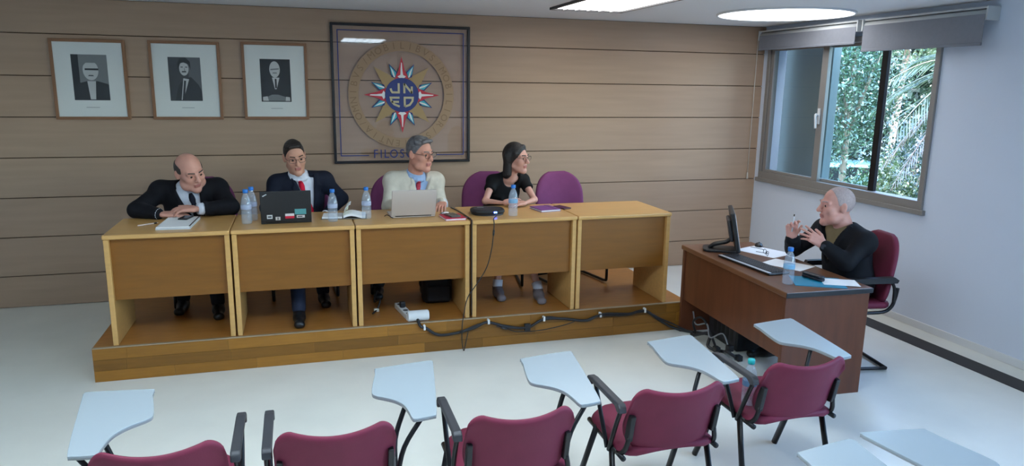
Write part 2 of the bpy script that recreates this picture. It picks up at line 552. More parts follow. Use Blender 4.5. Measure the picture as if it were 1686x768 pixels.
# ------------------------------------------------------------------ the five tables
TZ = 0.967
TB = [-1.955, -1.195, -0.386, 0.436, 1.262, 2.055]
TY0, TY1 = -1.925, -1.31
tl = ['leftmost light oak table, under the papers of the bald man in black',
      'light oak table carrying the black laptop with stickers',
      'light oak table carrying the silver laptop',
      'light oak table carrying the black conference phone',
      'rightmost light oak table, in front of the empty purple chair']
for i in range(5):
    x0, x1 = TB[i], TB[i + 1]
    g0 = 0.006 if i == 3 else 0.002
    x0 += g0; x1 -= 0.006 if i == 2 else 0.002
    cx = (x0 + x1) / 2
    w = (x1 - x0) / 2
    t = empty('panel_table', (cx, (TY0 + TY1) / 2, HP))
    d = (TY1 - TY0) / 2
    hz = TZ - HP
    top = MB().box((-w, -d, hz - .03), (w, d, hz)).build('table_top', M_oak, t, bevel=.009, segs=3)
    for sx in (-1, 1):
        a, b = sorted((sx * (w - .004), sx * (w - .036)))
        MB().box((a, -d + .014, 0.002), (b, d - .06, hz - .03)).build('side_panel', M_oak, t, bevel=.004)
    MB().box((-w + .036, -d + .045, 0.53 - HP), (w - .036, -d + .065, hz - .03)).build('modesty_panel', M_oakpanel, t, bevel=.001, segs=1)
    tag(t, tl[i], 'table', 'row of light oak tables on the platform')

# ------------------------------------------------------------------ the dark desk
DZ = 0.71
dk_rot = math.radians(-2.6)
dk = empty('office_desk', (2.085, -3.315, 0), dk_rot)     # origin: near left corner; length runs +y, width +x
DL, DW = 1.355, 0.60
MB().box((-.01, -.012, DZ - .035), (DW + .01, DL + .012, DZ)).build('desk_top', M_walnut_top, dk, bevel=.006)
MB().box((-.011, -.018, DZ - .034), (DW + .011, -.0125, DZ - .003)).build('edge_band', M_black, dk, bevel=.002)
MB().box((.0, 0, 0.0), (DW, .03, DZ - .035)).build('side_panel', M_walnut, dk, bevel=.003)
MB().box((.0, DL - .03, 0.0), (DW, DL, DZ - .035)).build('side_panel', M_walnut, dk, bevel=.003)
MB().box((.012, .03, .27), (.034, DL - .03, DZ - .035)).build('modesty_panel', M_walnut, dk, bevel=.002)
tag(dk, 'dark walnut office desk with computer screen, facing the oak tables', 'desk')
def dkw(x, y, z=DZ):
    c_, s_ = math.cos(dk_rot), math.sin(dk_rot)
    return (2.085 + x * c_ - y * s_, -3.315 + x * s_ + y * c_, z)

# ------------------------------------------------------------------ cantilever conference chairs
def backrest_mesh(w, h, top_r, curve, thick, dip=0.0, flare=0.0, n=24, nz=30):
    """upholstered back: rounded outline (in x,z), curved in y (ends towards -y), pillowy"""
    mb = MB()
    def half(v):     # half width at height fraction v
        f = 1.0 + flare * (v - .5)
        if v > 1 - top_r:
            q = (v - (1 - top_r)) / top_r
            f *= math.sqrt(max(0.0, 1 - (q * .97) ** 2.6)) * .93 + .07
        if v < top_r * .6:
            q = (top_r * .6 - v) / (top_r * .6)
            f *= math.sqrt(max(0.0, 1 - (q * .9) ** 2.6)) * .85 + .15
        return w / 2 * f
    def fn(side):
        def g(u, v):
            a = 2 * u - 1
            x = half(v) * a
            z = h * v
            if dip: z -= dip * v ** 3 * (1 - min(1, (a / .8) ** 2)) 
            e = max(0.0, 1 - max(abs(a) ** 6, abs(2 * v - 1) ** 6))
            y = -curve * (x / (w / 2)) ** 2 + side * thick / 2 * (0.35 + .65 * e ** .5)
            return (x, y, z)
        return g
    f0, f1 = fn(-1), fn(1)
    mb.grid(f0, n, nz, lambda u, v: tuple(Vector(f1(u, v)) - Vector(f0(u, v))))
    return mb.mesh('backrest')

CH_back = backrest_mesh(.49, .50, .50, .045, .055, flare=-.04)
CH_seat = backrest_mesh(.48, .46, .35, -.015, .06)
for me_ in (CH_back, CH_seat):
    me_.polygons.foreach_set('use_smooth', [True] * len(me_.polygons))
CH_frame = {}
for sx in (-1, 1):
    x = sx * .245
    CH_frame[sx] = MB().tube(crom([(x, .235, .60), (x, .225, .53), (x, .20, .46), (x, .12, .425), (x, -.16, .425), (x, -.215, .40), (x, -.235, .32), (x, -.245, .06), (x, -.22, .020), (x, -.1, .0165), (x, .22, .0165)], 5), .0125, 8).mesh('side_tube')
CH_rear = MB().tube([(-.245, .22, .0165), (.245, .22, .0165)], .0125, 8).mesh('cross_tube')
CH_arm = MB().prism([(-.17, .655), (-.16, .675), (.18, .685), (.21, .665), (.2, .645), (-.15, .64)], -.022, .022, 'x').mesh('armrest')
CH_armpost = MB().tube(crom([(0, -.14, .43), (0, -.15, .55), (0, -.13, .65)], 4), .011, 8).mesh('arm_post')
CH_armpost2 = MB().tube(crom([(0, .205, .50), (0, .20, .60), (0, .17, .655)], 4), .011, 8).mesh('arm_post')
def cantilever_chair(loc, rz, label, fabric, arms=False, group='purple conference chairs behind the tables', tilt=.12):
    o = empty('conference_chair', loc, rz)
    def put(nm, me, mt, l=(0, 0, 0), r=(0, 0, 0), smooth=True):
        q = bpy.data.objects.new(nm, me)
        if not me.materials: me.materials.append(mt)
        col.objects.link(q); q.parent = o; q.location = l; q.rotation_euler = r
        if smooth: me.polygons.foreach_set('use_smooth', [True] * len(me.polygons))
        return q
    bk = CH_back if fabric is M_purple else CH_back_b
    st = CH_seat if fabric is M_purple else CH_seat_b
    put('backrest', bk, fabric, (0, .19, .45), (-tilt, 0, 0))
    put('seat', st, fabric, (0, .24, .455), (PI / 2, 0, 0))
    for sx in (-1, 1):
        put('frame_tube', CH_frame[sx], M_blackm)
        if arms:
            put('armrest', CH_arm, M_black, (sx * .27, 0, 0), smooth=False)
            put('arm_post', CH_armpost, M_blackm, (sx * .262, 0, 0))
            put('arm_post', CH_armpost2, M_blackm, (sx * .262, 0, 0))
    put('cross_tube', CH_rear, M_blackm)
    tag(o, label, 'chair', group)
    return o
CH_back_b, CH_seat_b = CH_back.copy(), CH_seat.copy()
cantilever_chair((-1.46, -.93, HP), .12, 'purple chair of the bald man in the black suit', M_purple)
cantilever_chair((-.74, -.93, HP), .05, 'purple chair of the man with the red tie behind the black laptop', M_purple)
cantilever_chair((.055, -.95, HP), -.10, 'purple chair of the man in the cream jacket', M_purple)
cantilever_chair((.84, -.96, HP), -.16, 'purple chair of the woman in the black top', M_purple)
cantilever_chair((1.53, -1.06, HP), .20, 'empty purple chair behind the rightmost oak table', M_purple)
cantilever_chair((2.98, -2.80, 0), math.radians(-101), 'burgundy chair with black arms, occupied by the man at the dark desk', M_burg, True, group=None, tilt=.16)

# ------------------------------------------------------------------ tablet-arm student chairs (local forward = +y, writing tablet on +x)
SC = {}
def sc_mesh(k, me, mt, smooth=True):
    if not me.materials: me.materials.append(mt)
    if smooth: me.polygons.foreach_set('use_smooth', [True] * len(me.polygons))
    SC[k] = me
def wavy_back(w, h, curve, thick, n=48, nz=16):
    mb = MB()
    def edge(a):      # top edge height over the width: two raised shoulders and a shallow dip
        return h - .022 * (1 - min(1.0, abs(a) / .72) ** 2) 
    def half(v):
        q = 2 * v - 1
        return w / 2 * (1 - .06 * (q < 0) * q * q)
    def f(side):
        def g(u, v):
            a = 2 * u - 1
            x = half(v) * a
            tt = max(0.0, (abs(a) - .70) / .30)
            top = edge(a) - .085 * (1 - math.sqrt(max(0.0, 1 - (tt * .995) ** 2)))
            bot = .075 * (1 - math.sqrt(max(0.0, 1 - (max(0.0, (abs(a) - .45) / .55) * .99) ** 2)))
            z = bot + (top - bot) * v
            e = max(0.0, 1 - max(abs(a) ** 8, abs(2 * v - 1) ** 8))
            y = curve * (x / (w / 2)) ** 2 - .085 * v ** 1.4 + side * thick / 2 * (.4 + .6 * e ** .5)
            return (x, y, z)
        return g
    f0, f1 = f(-1), f(1)
    mb.grid(f0, n, nz, lambda u, v: tuple(Vector(f1(u, v)) - Vector(f0(u, v))))
    return mb.mesh('backrest')
sc_mesh('back', wavy_back(.44, .315, .055, .03), M_burg)
sc_mesh('seat', backrest_mesh(.46, .46, .30, -.02, .045), M_burg)
for s_ in (-1, 1):
    sc_mesh(('front', s_), MB().tube([(s_ * .232, .08, .385), (s_ * .25, .25, 0.0)], .012, 10, flat=(.011, .019)).mesh('front_leg'), M_blackm)
    sc_mesh(('rear', s_), MB().tube([(s_ * .232, -.09, .385), (s_ * .25, -.20, 0.0)], .012, 10, flat=(.011, .019)).mesh('rear_leg'), M_blackm)
    sc_mesh(('beam', s_), MB().tube([(s_ * .225, -.20, .372), (s_ * .225, .18, .378)], .012, 8).mesh('side_beam'), M_blackm)
    sc_mesh(('bracket', s_), MB().prism([(-.232, .575), (-.196, .58), (-.168, .46), (-.178, .445), (-.206, .45)], s_ * .190, s_ * .212, 'x').mesh('back_bracket'), M_black, False)
    sc_mesh(('stem', s_), MB().tube(crom([(s_ * .203, -.200, .47), (s_ * .216, -.190, .41), (s_ * .226, -.15, .375), (s_ * .225, -.05, .374)], 4), .011, 8).mesh('back_stem'), M_blackm)
sc_mesh('crossf', MB().tube([(-.225, .12, .372), (.225, .12, .372)], .011, 8).mesh('cross_beam'), M_blackm)
sc_mesh('crossr', MB().tube([(-.225, -.12, .372), (.225, -.12, .372)], .011, 8).mesh('cross_beam'), M_blackm)
arm_poly = [(-.215, .588), (-.21, .615), (-.195, .626), (.09, .630), (.135, .624), (.150, .606), (.146, .578), (.130, .575), (.122, .600), (.09, .607), (-.16, .604), (-.185, .585)]
sc_mesh('arm', MB().prism(arm_poly, -.262, -.226, 'x').mesh('armrest'), M_darkgrey, False)
sc_mesh('post_r', MB().tube(crom([(-.245, -.195, .60), (-.246, -.15, .50), (-.242, -.085, .36)], 4), .0105, 8).mesh('arm_post'), M_blackm)
sc_mesh('post_f', MB().tube(crom([(-.245, .085, .615), (-.246, .01, .50), (-.242, -.065, .36)], 4), .0105, 8).mesh('arm_post'), M_blackm)
tab_ctrl = [(.206, .40), (.212, .455), (.235, .472), (.46, .505), (.488, .492), (.484, .45), (.455, .25), (.428, .07), (.404, -.065), (.388, -.082), (.318, -.092), (.303, -.078), (.298, -.02), (.286, .05), (.258, .10), (.222, .135), (.186, .165), (.172, .20), (.184, .29)]
tab_poly = [(p.x, p.y) for p in crom([(x, y, 0) for x, y in tab_ctrl + tab_ctrl[:1]], 4)[:-1]]
sc_mesh('tablet', MB().prism(tab_poly[::-1] if False else tab_poly, .613, .623, 'z').mesh('tablet'), M_tablet, False)
sc_mesh('tabedge', MB().prism([(x * .9985 + .0005, y * .998) for x, y in tab_poly], .607, .6128, 'z').mesh('tablet_base'), M_tabedge, False)
sc_mesh('tabpost', MB().tube(crom([(.236, -.06, .37), (.25, .05, .47), (.29, .09, .57), (.31, .10, .607)], 4), .0105, 8).mesh('tablet_post'), M_blackm)
sc_mesh('tabpost2', MB().tube(crom([(.236, -.09, .37), (.27, -.08, .5), (.345, -.05, .60), (.36, -.03, .607)], 4), .0105, 8).mesh('tablet_post'), M_blackm)
def student_chair(x, y, label, mirror=False, tshift=0.0, rz=0.0):
    o = empty('tablet_chair', (x, y, 0), rz)
    def put(nm, k, l=(0, 0, 0), r=(0, 0, 0), bev=0.0):
        q = bpy.data.objects.new(nm, SC[k])
        col.objects.link(q); q.parent = o
        q.location = l; q.rotation_euler = r
        if mirror:
            q.scale = (-1, 1, 1)
            q.location = (-l[0], l[1], l[2])
        if bev:
            b = q.modifiers.new('bevel', 'BEVEL'); b.width = bev; b.segments = 2; b.limit_method = 'ANGLE'
        return q
    put('backrest', 'back', (0, -.205, .395))
    put('seat', 'seat', (0, -.215, .405), (-PI / 2, 0, 0))
    for s_ in (-1, 1):
        put('leg', ('front', s_)); put('leg', ('rear', s_)); put('side_beam', ('beam', s_))
        put('back_bracket', ('bracket', s_), bev=.004); put('back_stem', ('stem', s_))
    put('cross_beam', 'crossf'); put('cross_beam', 'crossr')
    put('armrest', 'arm', bev=.006); put('arm_post', 'post_r'); put('arm_post', 'post_f')
    t = put('tablet', 'tablet', (tshift, 0, 0), bev=.002)
    put('tablet_base', 'tabedge', (tshift, 0, 0))
    put('tablet_post', 'tabpost', (tshift * .6, 0, 0)); put('tablet_post', 'tabpost2', (tshift * .6, 0, 0))
    tag(o, label, 'chair', 'burgundy tablet-arm chairs')
    return o
student_chair(-1.25, -4.14, 'leftmost burgundy tablet chair, writing tablet on its left side', True, -.08)
student_chair(-.655, -4.15, 'second burgundy tablet chair from the left, beside the two facing black armrests')
student_chair(.04, -4.20, 'middle one of the five burgundy tablet chairs in the front row')
student_chair(.755, -4.14, 'burgundy tablet chair left of the one with a bottle on its seat')
student_chair(1.475, -4.03, 'burgundy tablet chair with a water bottle on its seat, before the dark desk')
student_chair(.75, -5.34, 'second-row tablet chair showing only its white tablet, left of a like one')
student_chair(1.79, -5.31, 'second-row tablet chair at bottom right, its white tablet nearest the wall', True)

# ------------------------------------------------------------------ bottles
M_pet = clear_mat('bottle_plastic', (0.90, 0.94, 0.98, 1), 0.08, 0.08, 0.16, (0.75, 0.82, 0.92, 1))
M_cap = mat('bottle_cap_blue', S(30, 110, 190), 0.4)
M_capt = mat('bottle_cap_teal', S(40, 170, 170), 0.4)
M_blabel = clear_mat('bottle_label', (.9, .92, .97, 1), .06, .2, .45, (.62, .68, .85, 1))
M_blabel2 = clear_mat('bottle_label_blue', (.85, .93, .97, 1), .06, .2, .5, (.22, .52, .75, 1))
bt_prof = [(.012, .001), (.028, .002), (.031, .010), (.031, .05), (.0295, .056), (.031, .062), (.031, .075), (.029, .081), (.031, .087), (.031, .13), (.0285, .14), (.0255, .158), (.018, .176), (.0135, .184), (.0125, .192), (.0125, .196)]
BT = {'body': MB().lathe(bt_prof, 20).mesh('bottle_body'), 'cap': MB().lathe([(.0148, .192), (.0158, .194), (.0158, .212), (.0145, .214), (.004, .2145)], 20).mesh('cap'),
      'label': MB().lathe([(.0315, .092), (.0318, .093), (.0318, .116), (.0315, .117)], 20).mesh('label')}
BT['body'].materials.append(M_pet)
for k in BT: BT[k].polygons.foreach_set('use_smooth', [True] * len(BT[k].polygons))
BTc = {}
def bottle(p, label, cap=None, lab=None, s=1.0, rz=0.0):
    o = empty('water_bottle', p, rz)
    o.scale = (s, s, s)
    cap = cap or M_cap; lab = lab or M_blabel
    b = bpy.data.objects.new('bottle_body', BT['body']); col.objects.link(b); b.parent = o
    for nm, mt in (('cap', cap), ('label', lab)):
        key = (nm, mt.name)
        if key not in BTc:
            me = BT[nm].copy(); me.materials.append(mt); BTc[key] = me
        q = bpy.data.objects.new(nm, BTc[key]); col.objects.link(q); q.parent = o
    tag(o, label, 'bottle', 'small plastic water bottles')
bottle((-1.10, -1.70, TZ), 'front one of two water bottles between the bald man and the black laptop', s=1.12)
bottle((-1.07, -1.58, TZ), 'water bottle half hidden behind another one left of the black laptop', s=1.12)
bottle((-.525, -1.74, TZ), 'water bottle in front of the open notebook', s=1.08)
bottle((-.285, -1.68, TZ), 'water bottle left of the silver laptop, right of the notebook', s=1.08)
bottle((.785, -1.80, TZ), 'water bottle standing in front of the woman in black', lab=M_blabel2, s=1.10)
bottle((2.215, -3.15, DZ), 'water bottle on the near corner of the dark desk', lab=M_blabel2, s=1.12)
bottle((1.30, -4.10, .426), 'water bottle with teal cap standing on a tablet chair seat', cap=M_capt, lab=M_blabel2, s=1.08)

# ------------------------------------------------------------------ things on the oak tables
def slabm(w, d, h, r, bev=0.0):
    return MB().prism(rpoly(w, d, r), 0, h)
# stapled document of the first man
dc = empty('document', (-1.545, -1.62, TZ), math.radians(-3))
MB().box((-.105, -.19, 0), (.105, .19, .011)).build('lower_pages', mat('paper_grey', S(196, 200, 206), 0.8), dc)
MB().box((-.103, -.188, .0115), (.104, .187, .018)).build('page_stack', M_paper, dc, bevel=.001)
MB().box((.099, -.185, .0182), (.106, .186, .0225)).build('binding_clip', M_black, dc)
tag(dc, 'thick white stapled document with black spine under the bald man', 'document')
ph = MB().prism(rpoly(.066, .13, .012), 0, .010).build('smartphone', M_black, bevel=.003, loc=(-1.515, -1.50, TZ + .0185), rot=(0, 0, math.radians(-14)))
MB().prism(rpoly(.056, .11, .006), .0101, .0106).build('screen', mat('phone_screen', S(40, 44, 52), 0.12), ph)
tag(ph, 'black smartphone lying on the white document', 'phone', 'smartphones')
pn = MB().tube([(-.075, 0, .005), (.055, 0, .005), (.068, 0, .005)], [.0045, .0045, .0015], 8).build('pen', mat('pen_white', S(222, 206, 198), 0.4), loc=(-1.735, -1.60, TZ), rot=(0, 0, math.radians(38)), smooth=True)
MB().tube([(.035, 0, .005), (.056, 0, .005)], .0052, 8).build('grip', M_black, pn, smooth=True)
tag(pn, 'pale pen with black grip left of the white document', 'pen')

# black laptop, lid towards the room, with stickers
M_lapb = mat('laptop_black', S(28, 28, 30), 0.55, bump=0.05, bscale=400)
def laptop(name, x, y, w, d, hgt, rz, lean, label, mt, kb):
    o = empty(name, (x, y, TZ), rz)
    MB().box((-w / 2, 0, 0.001), (w / 2, d, .016)).build('base', mt, o, bevel=.004)
    k = MB().box((-w / 2 + .02, .05, .0162), (w / 2 - .02, d - .08, .0175)).build('keyboard', M_black, o)
    MB().tube([(-w / 2 + .03, -.002, .017), (w / 2 - .03, -.002, .017)], .007, 8).build('hinge', M_black, o, smooth=True)
    lid = MB().box((-w / 2, -.006, 0), (w / 2, .006, hgt)).build('lid', mt, o, bevel=.004, loc=(0, -.004, .018), rot=(lean, 0, 0))
    sc = MB().box((-w / 2 + .012, .0062, .015), (w / 2 - .012, .0068, hgt - .012)).build('screen', mat('laptop_screen', S(120, 140, 170), 0.15, emit=(.6, .75, 1, 1), estr=.35), lid)
    tag(o, label, 'laptop')
    return o, lid
lp, lid = laptop('laptop', -.838, -1.745, .335, .235, .215, math.radians(1.5), .12, 'black laptop with stickers on its lid', M_lapb, True)
def sticker(x0, x1, z0, z1, c, nm='sticker', rot=0):
    return MB().box((-(x1 - x0) / 2, -.0072, -(z1 - z0) / 2), ((x1 - x0) / 2, -.0061, (z1 - z0) / 2)).build(nm, mat('sticker_%d_%d_%d' % c, S(*c), 0.5), lid, loc=((x0 + x1) / 2, 0, (z0 + z1) / 2), rot=(0, rot, 0))
sticker(-.128, -.092, .022, .050, (206, 206, 206))
s1 = sticker(-.072, -.040, .010, .034, (196, 190, 184))
sticker(-.008, .052, .020, .037, (200, 28, 58))
sticker(-.008, .052, .0372, .055, (214, 206, 206))
sticker(.056, .132, .047, .086, (84, 150, 152))
sticker(.068, .122, .022, .041, (204, 196, 194))
MB().box((-.122, -.0078, .031), (-.098, -.0073, .041)).build('sticker_mark', mat('sticker_mark', S(60, 60, 62), 0.5), lid)
MB().box((-.059, -.0078, .014), (-.053, -.0073, .030)).build('sticker_mark', MATS['sticker_mark'], lid)
MB().box((.074, -.0078, .028), (.106, -.0073, .035)).build('sticker_mark', MATS['sticker_mark'], lid)
sticker(-.152, -.122, .186, .193, (196, 196, 200), 'badge', math.radians(-28))

lp3, lid3 = laptop('laptop', .05, -1.705, .325, .225, .205, math.radians(1.0), .32, 'silver laptop in front of the man in the cream jacket', mat('laptop_silver', S(196, 184, 176), 0.42, metal=0.25), True)
cb = MB().tube(crom([(-.20, .08, .004), (-.185, .05, .018), (-.155, .02, .005), (-.168, -.01, .012), (-.15, -.02, .006)], 6), .003, 6).build('charger_cable', M_black, lp3, smooth=True)
# open notebook
nb = empty('open_notebook', (-.44, -1.575, TZ), math.radians(-6))
MB().box((-.155, -.10, 0), (.165, .085, .005)).build('cover', mat('notebook_cover', S(110, 100, 90), 0.7), nb)
MB().box((-.15, -.095, .0055), (-.008, .08, .018)).build('page_block', M_paper, nb, bevel=.003)
def pg(u, v):
    return (.0 + .155 * u, -.095 + .175 * v, .024 + .016 * math.sin(u * PI * .9) * (1 - u) * 2 - .006 * u)
MB().grid(pg, 8, 2, lambda u, v: (0, 0, -.017)).build('page_block', M_paper, nb)
def pg2(u, v):
    a = .3 + 1.1 * u
    return (.0 + .05 * math.sin(a * 1.2) * u, -.090 + .16 * v, .03 + .075 * math.sin(u * PI / 2))
MB().grid(pg2, 8, 2, lambda u, v: (.002, 0, -.001)).build('turned_page', M_paper, nb)
def pg3(u, v):
    return (-.004 + .035 * u, -.092 + .15 * v, .026 + .045 * math.sin(u * PI * .55))
MB().grid(pg3, 6, 2, lambda u, v: (.002, 0, -.002)).build('turned_page', mat('page_cream', S(206, 206, 176), 0.8), nb)
tag(nb, 'open notebook with white pages between two water bottles', 'notebook')
# red planner with phone and keys
rp = empty('red_notebook', (.325, -1.79, TZ), math.radians(4))
MB().box((-.075, -.095, .002), (.073, .095, .012)).build('page_block', M_paper, rp)
MB().box((-.078, -.10, .0121), (.078, .10, .0155)).build('cover', mat('cover_red', S(190, 34, 66), 0.45), rp, bevel=.001)
MB().box((-.078, -.10, 0), (.078, .10, .0019)).build('cover', MATS['cover_red'], rp)
tag(rp, 'red notebook beside the silver laptop', 'notebook')
p3 = MB().prism(rpoly(.078, .145, .012), 0, .012).build('smartphone', mat('phone_grey', S(88, 82, 76), 0.35), bevel=.003, loc=(.325, -1.785, TZ + .0155), rot=(0, 0, math.radians(12)))
MB().prism(rpoly(.066, .12, .006), .0121, .0126).build('screen', mat('phone_screen_grey', S(96, 90, 82), 0.15), p3)
tag(p3, 'grey smartphone lying on the red notebook', 'phone', 'smartphones')
ky = empty('key_bunch', (.425, -1.83, TZ))
for i in range(3):
    a = i * .7 + .5
    k = MB().prism([(-.008, 0), (-.010, .012), (.0, .020), (.010, .012), (.008, 0), (.003, -.004), (.003, -.034), (-.003, -.034), (-.003, -.004)], 0, .002).build('key', mat('key_metal', S(90, 84, 78), 0.35, metal=0.8), ky, loc=(0, 0, .003 + .003 * i), rot=(.12, 0, a))
ring = [(.012 * math.cos(t), .012 + .012 * math.sin(t), .012) for t in np.linspace(0, 2 * PI, 17)]
MB().tube(ring, .0016, 6).build('key_ring', MATS['key_metal'], ky, smooth=True)
tag(ky, 'small bunch of keys right of the red notebook', 'keys')
gl_ = empty('key_fob', (.292, -1.66, TZ + .002), .4)
MB().tube(crom([(-.03, 0, .012), (-.01, 0, .016), (.015, 0, .014), (.03, 0, .012)], 4), [.008] * 13, 10, flat=(.016, .010)).build('fob_body', mat('fob_silver', S(186, 186, 186), 0.25, metal=0.7), gl_, smooth=True)
MB().tube([(.03, 0, .012), (.045, .004, .008)], .006, 8).build('loop', M_black, gl_, smooth=True)
tag(gl_, 'silver key fob behind the grey smartphone', 'key fob')
# conference phone
cf = empty('conference_phone', (.622, -1.66, TZ), math.radians(-4))
def cfp(sx, sy): return [(sx * .13 * math.copysign(abs(math.cos(t)) ** .75, math.cos(t)), sy * .115 * math.copysign(abs(math.sin(t)) ** .75, math.sin(t))) for t in np.linspace(0, 2 * PI, 41)[:-1]]
MB().prism(cfp(.94, .94), .001, .012).build('foot', M_black, cf)
smooth_by_angle(MB().prism(cfp(1, 1), .012, .040).build('speaker_body', mat('phone_mesh_black', S(22, 22, 25), 0.6, bump=.3, bscale=500), cf, bevel=.012, segs=4), 60)
MB().prism(cfp(.80, .80), .0401, .0415).build('top_grille', mat('grille_blue_black', S(34, 37, 48), 0.5), cf)
MB().box((-.07, .035, .0417), (-.02, .055, .0424)).build('badge', mat('badge_grey', S(150, 150, 158), 0.4), cf)
MB().box((.030, -.119, .022), (.052, -.112, .032)).build('status_light', mat('status_light', S(40, 60, 255), .4, emit=(.05, .12, 1, 1), estr=9), cf)
tag(cf, 'flat black conference phone with a blue light', 'conference phone')
# purple notebook and dark phone
n4 = empty('purple_notebook', (1.115, -1.585, TZ), math.radians(9))
MB().box((-.082, -.098, .0022), (.082, .10, .0140)).build('page_block', M_paper, n4)
cv = MB().box((-.088, -.105, .0142), (.088, .105, .0175)).build('cover', mat('cover_purple', S(118, 58, 128), 0.5), n4, bevel=.001)
MB().box((-.088, -.105, 0), (.088, .105, .002)).build('cover', MATS['cover_purple'], n4)
MB().box((.045, -.106, .0176), (.050, .106, .0185)).build('elastic_band', mat('band_dark', S(70, 34, 76), .6), n4)
tag(n4, 'purple notebook with elastic band beside the woman in black', 'notebook')
p4 = MB().prism(rpoly(.08, .15, .012), 0, .010).build('smartphone', mat('phone_maroon', S(74, 46, 52), 0.35), bevel=.003, loc=(1.275, -1.535, TZ), rot=(0, 0, math.radians(20)))
MB().prism(rpoly(.068, .128, .006), .0101, .0106).build('screen', mat('phone_screen_dark', S(66, 42, 48), 0.15), p4)
tag(p4, 'dark maroon smartphone right of the purple notebook', 'phone', 'smartphones')

# ------------------------------------------------------------------ things on the dark desk
# monitor seen from the side/back
mo = empty('computer_monitor', dkw(.20, 1.10), math.radians(-30))
MB().prism(rpoly(.26, .20, .05), .001, .018).build('base', M_black, mo, bevel=.004, loc=(-.02, .03, 0))
MB().tube(crom([(-.10, .03, .02), (-.06, .02, .05), (.02, .0, .075), (.06, -.005, .11)], 5), .02, 10, flat=(.035, .016)).build('stand_arm', M_black, mo, smooth=True)
sc_ = MB().box((-.018, -.20, 0), (.014, .20, .30)).build('screen_housing', M_black, mo, bevel=.008, loc=(.10, -.01, .035), rot=(0, -.20, 0))
MB().box((-.045, -.12, .07), (-.0182, .12, .24)).build('rear_bulge', M_darkgrey, sc_, bevel=.02, segs=3)
MB().box((.0142, -.185, .02), (.0150, .185, .285)).build('display', mat('display_glow', S(120, 130, 150), .2, emit=(.7, .8, 1, 1), estr=.5), sc_)
tag(mo, 'black computer monitor seen edge-on on the dark desk', 'monitor')
# keyboard
kb = empty('keyboard', dkw(.175, .66), math.radians(3))
MB().box((-.085, -.285, .001), (.085, .285, .016)).build('case', M_black, kb, bevel=.005)
MB().box((-.088, -.275, .0162), (-.060, .275, .0195)).build('silver_bar', mat('silver_plastic', S(186, 190, 198), .4, metal=.3), kb, bevel=.001)
me_key = MB().box((-.0078, -.0078, 0), (.0078, .0078, .006)).mesh('key'); me_key.materials.append(M_darkgrey)
for r in range(6):
    for c in range(26):
        q = bpy.data.objects.new('key', me_key); col.objects.link(q); q.parent = kb
        q.location = (-.045 + r * .0205, -.262 + c * .021, .016)
tag(kb, 'black computer keyboard with silver bar on the dark desk', 'keyboard')
ms = MB()
def mfn(u, v):
    th = 2 * PI * u; f = v * PI / 2
    return (.052 * math.cos(th) * math.cos(f), .031 * math.sin(th) * math.cos(f) , .030 * math.sin(f) ** .8)
mo_ = ms.grid(mfn, 20, 8).build('computer_mouse', M_black, smooth=True, loc=dkw(.57, 1.20), rot=(0, 0, math.radians(60)))
MB().tube([(.02, -.006, .0285), (.04, -.004, .024)], .004, 8).build('scroll_wheel', M_darkgrey, mo_, smooth=True)
tag(mo_, 'black computer mouse on white paper on the dark desk', 'mouse')
def sheet(name, x, y, w, d, rz, label, z=0.0, mt=None, h=.0012):
    o = MB().box((-w / 2, -d / 2, 0), (w / 2, d / 2, h)).build(name, mt or M_paper, loc=dkw(x, y, DZ + z), rot=(0, 0, math.radians(rz)))
    tag(o, label, 'paper', 'papers on the dark desk')
    return o
sheet('paper_sheet', .50, 1.02, .25, .34, 20, 'white paper sheet under the computer mouse and folded glasses')
sheet('paper_sheet', .43, .62, .21, .30, 24, 'white paper sheet between keyboard and seated speaker')
sheet('paper_sheet', .47, .125, .16, .22, 62, 'white paper sheet sticking out of the teal folder', .0042)
fo = MB().box((-.12, -.155, 0), (.12, .155, .004)).build('teal_folder', mat('folder_teal', S(0, 128, 160), .45), loc=dkw(.34, .17), rot=(0, 0, math.radians(62)))
tag(fo, 'teal folder under the black glasses case', 'folder')
gc = empty('glasses_case', dkw(.355, .235, DZ + .0056), math.radians(-80))
smooth_by_angle(MB().prism(rpoly(.165, .05, .022), 0, .016).build('case_base', mat('case_black', S(24, 26, 36), .4), gc, bevel=.005, segs=3), 50)
smooth_by_angle(MB().prism(rpoly(.165, .05, .022), .0165, .034).build('case_lid', MATS['case_black'], gc, bevel=.010, segs=4), 50)
tag(gc, 'black glasses case lying on the teal folder', 'case')
def glasses_mesh(w=.135, temples=True, r=.0016):
    """frame tubes; local: x across, y backwards (temples), z up; front at y=0"""
    mb = MB()
    for s in (-1, 1):
        lp_ = [(s * .034 + .026 * math.copysign(abs(math.cos(t)) ** .7, math.cos(t)), -.002 + .004 * abs(s * .034 + .026 * math.cos(t)) / .06, .017 * math.copysign(abs(math.sin(t)) ** .7, math.sin(t))) for t in np.linspace(0, 2 * PI, 25)]
        mb.tube(lp_, r, 6)
        if temples:
            mb.tube([(s * .060, .004, .006), (s * .071, .012, .007), (s * .0765, .06, .006), (s * .0775, .10, .004)], r, 6)
    mb.tube([(-.009, 0, .005), (0, -.003, .008), (.009, 0, .005)], r, 6)
    return mb.mesh('glasses')
gg = link('folded_glasses', glasses_mesh(r=.0022), M_black, loc=dkw(.46, .93, DZ + .016), rot=(.2, 0, math.radians(70)), smooth=True)
tag(gg, 'black reading glasses lying on the white paper near the mouse', 'glasses')

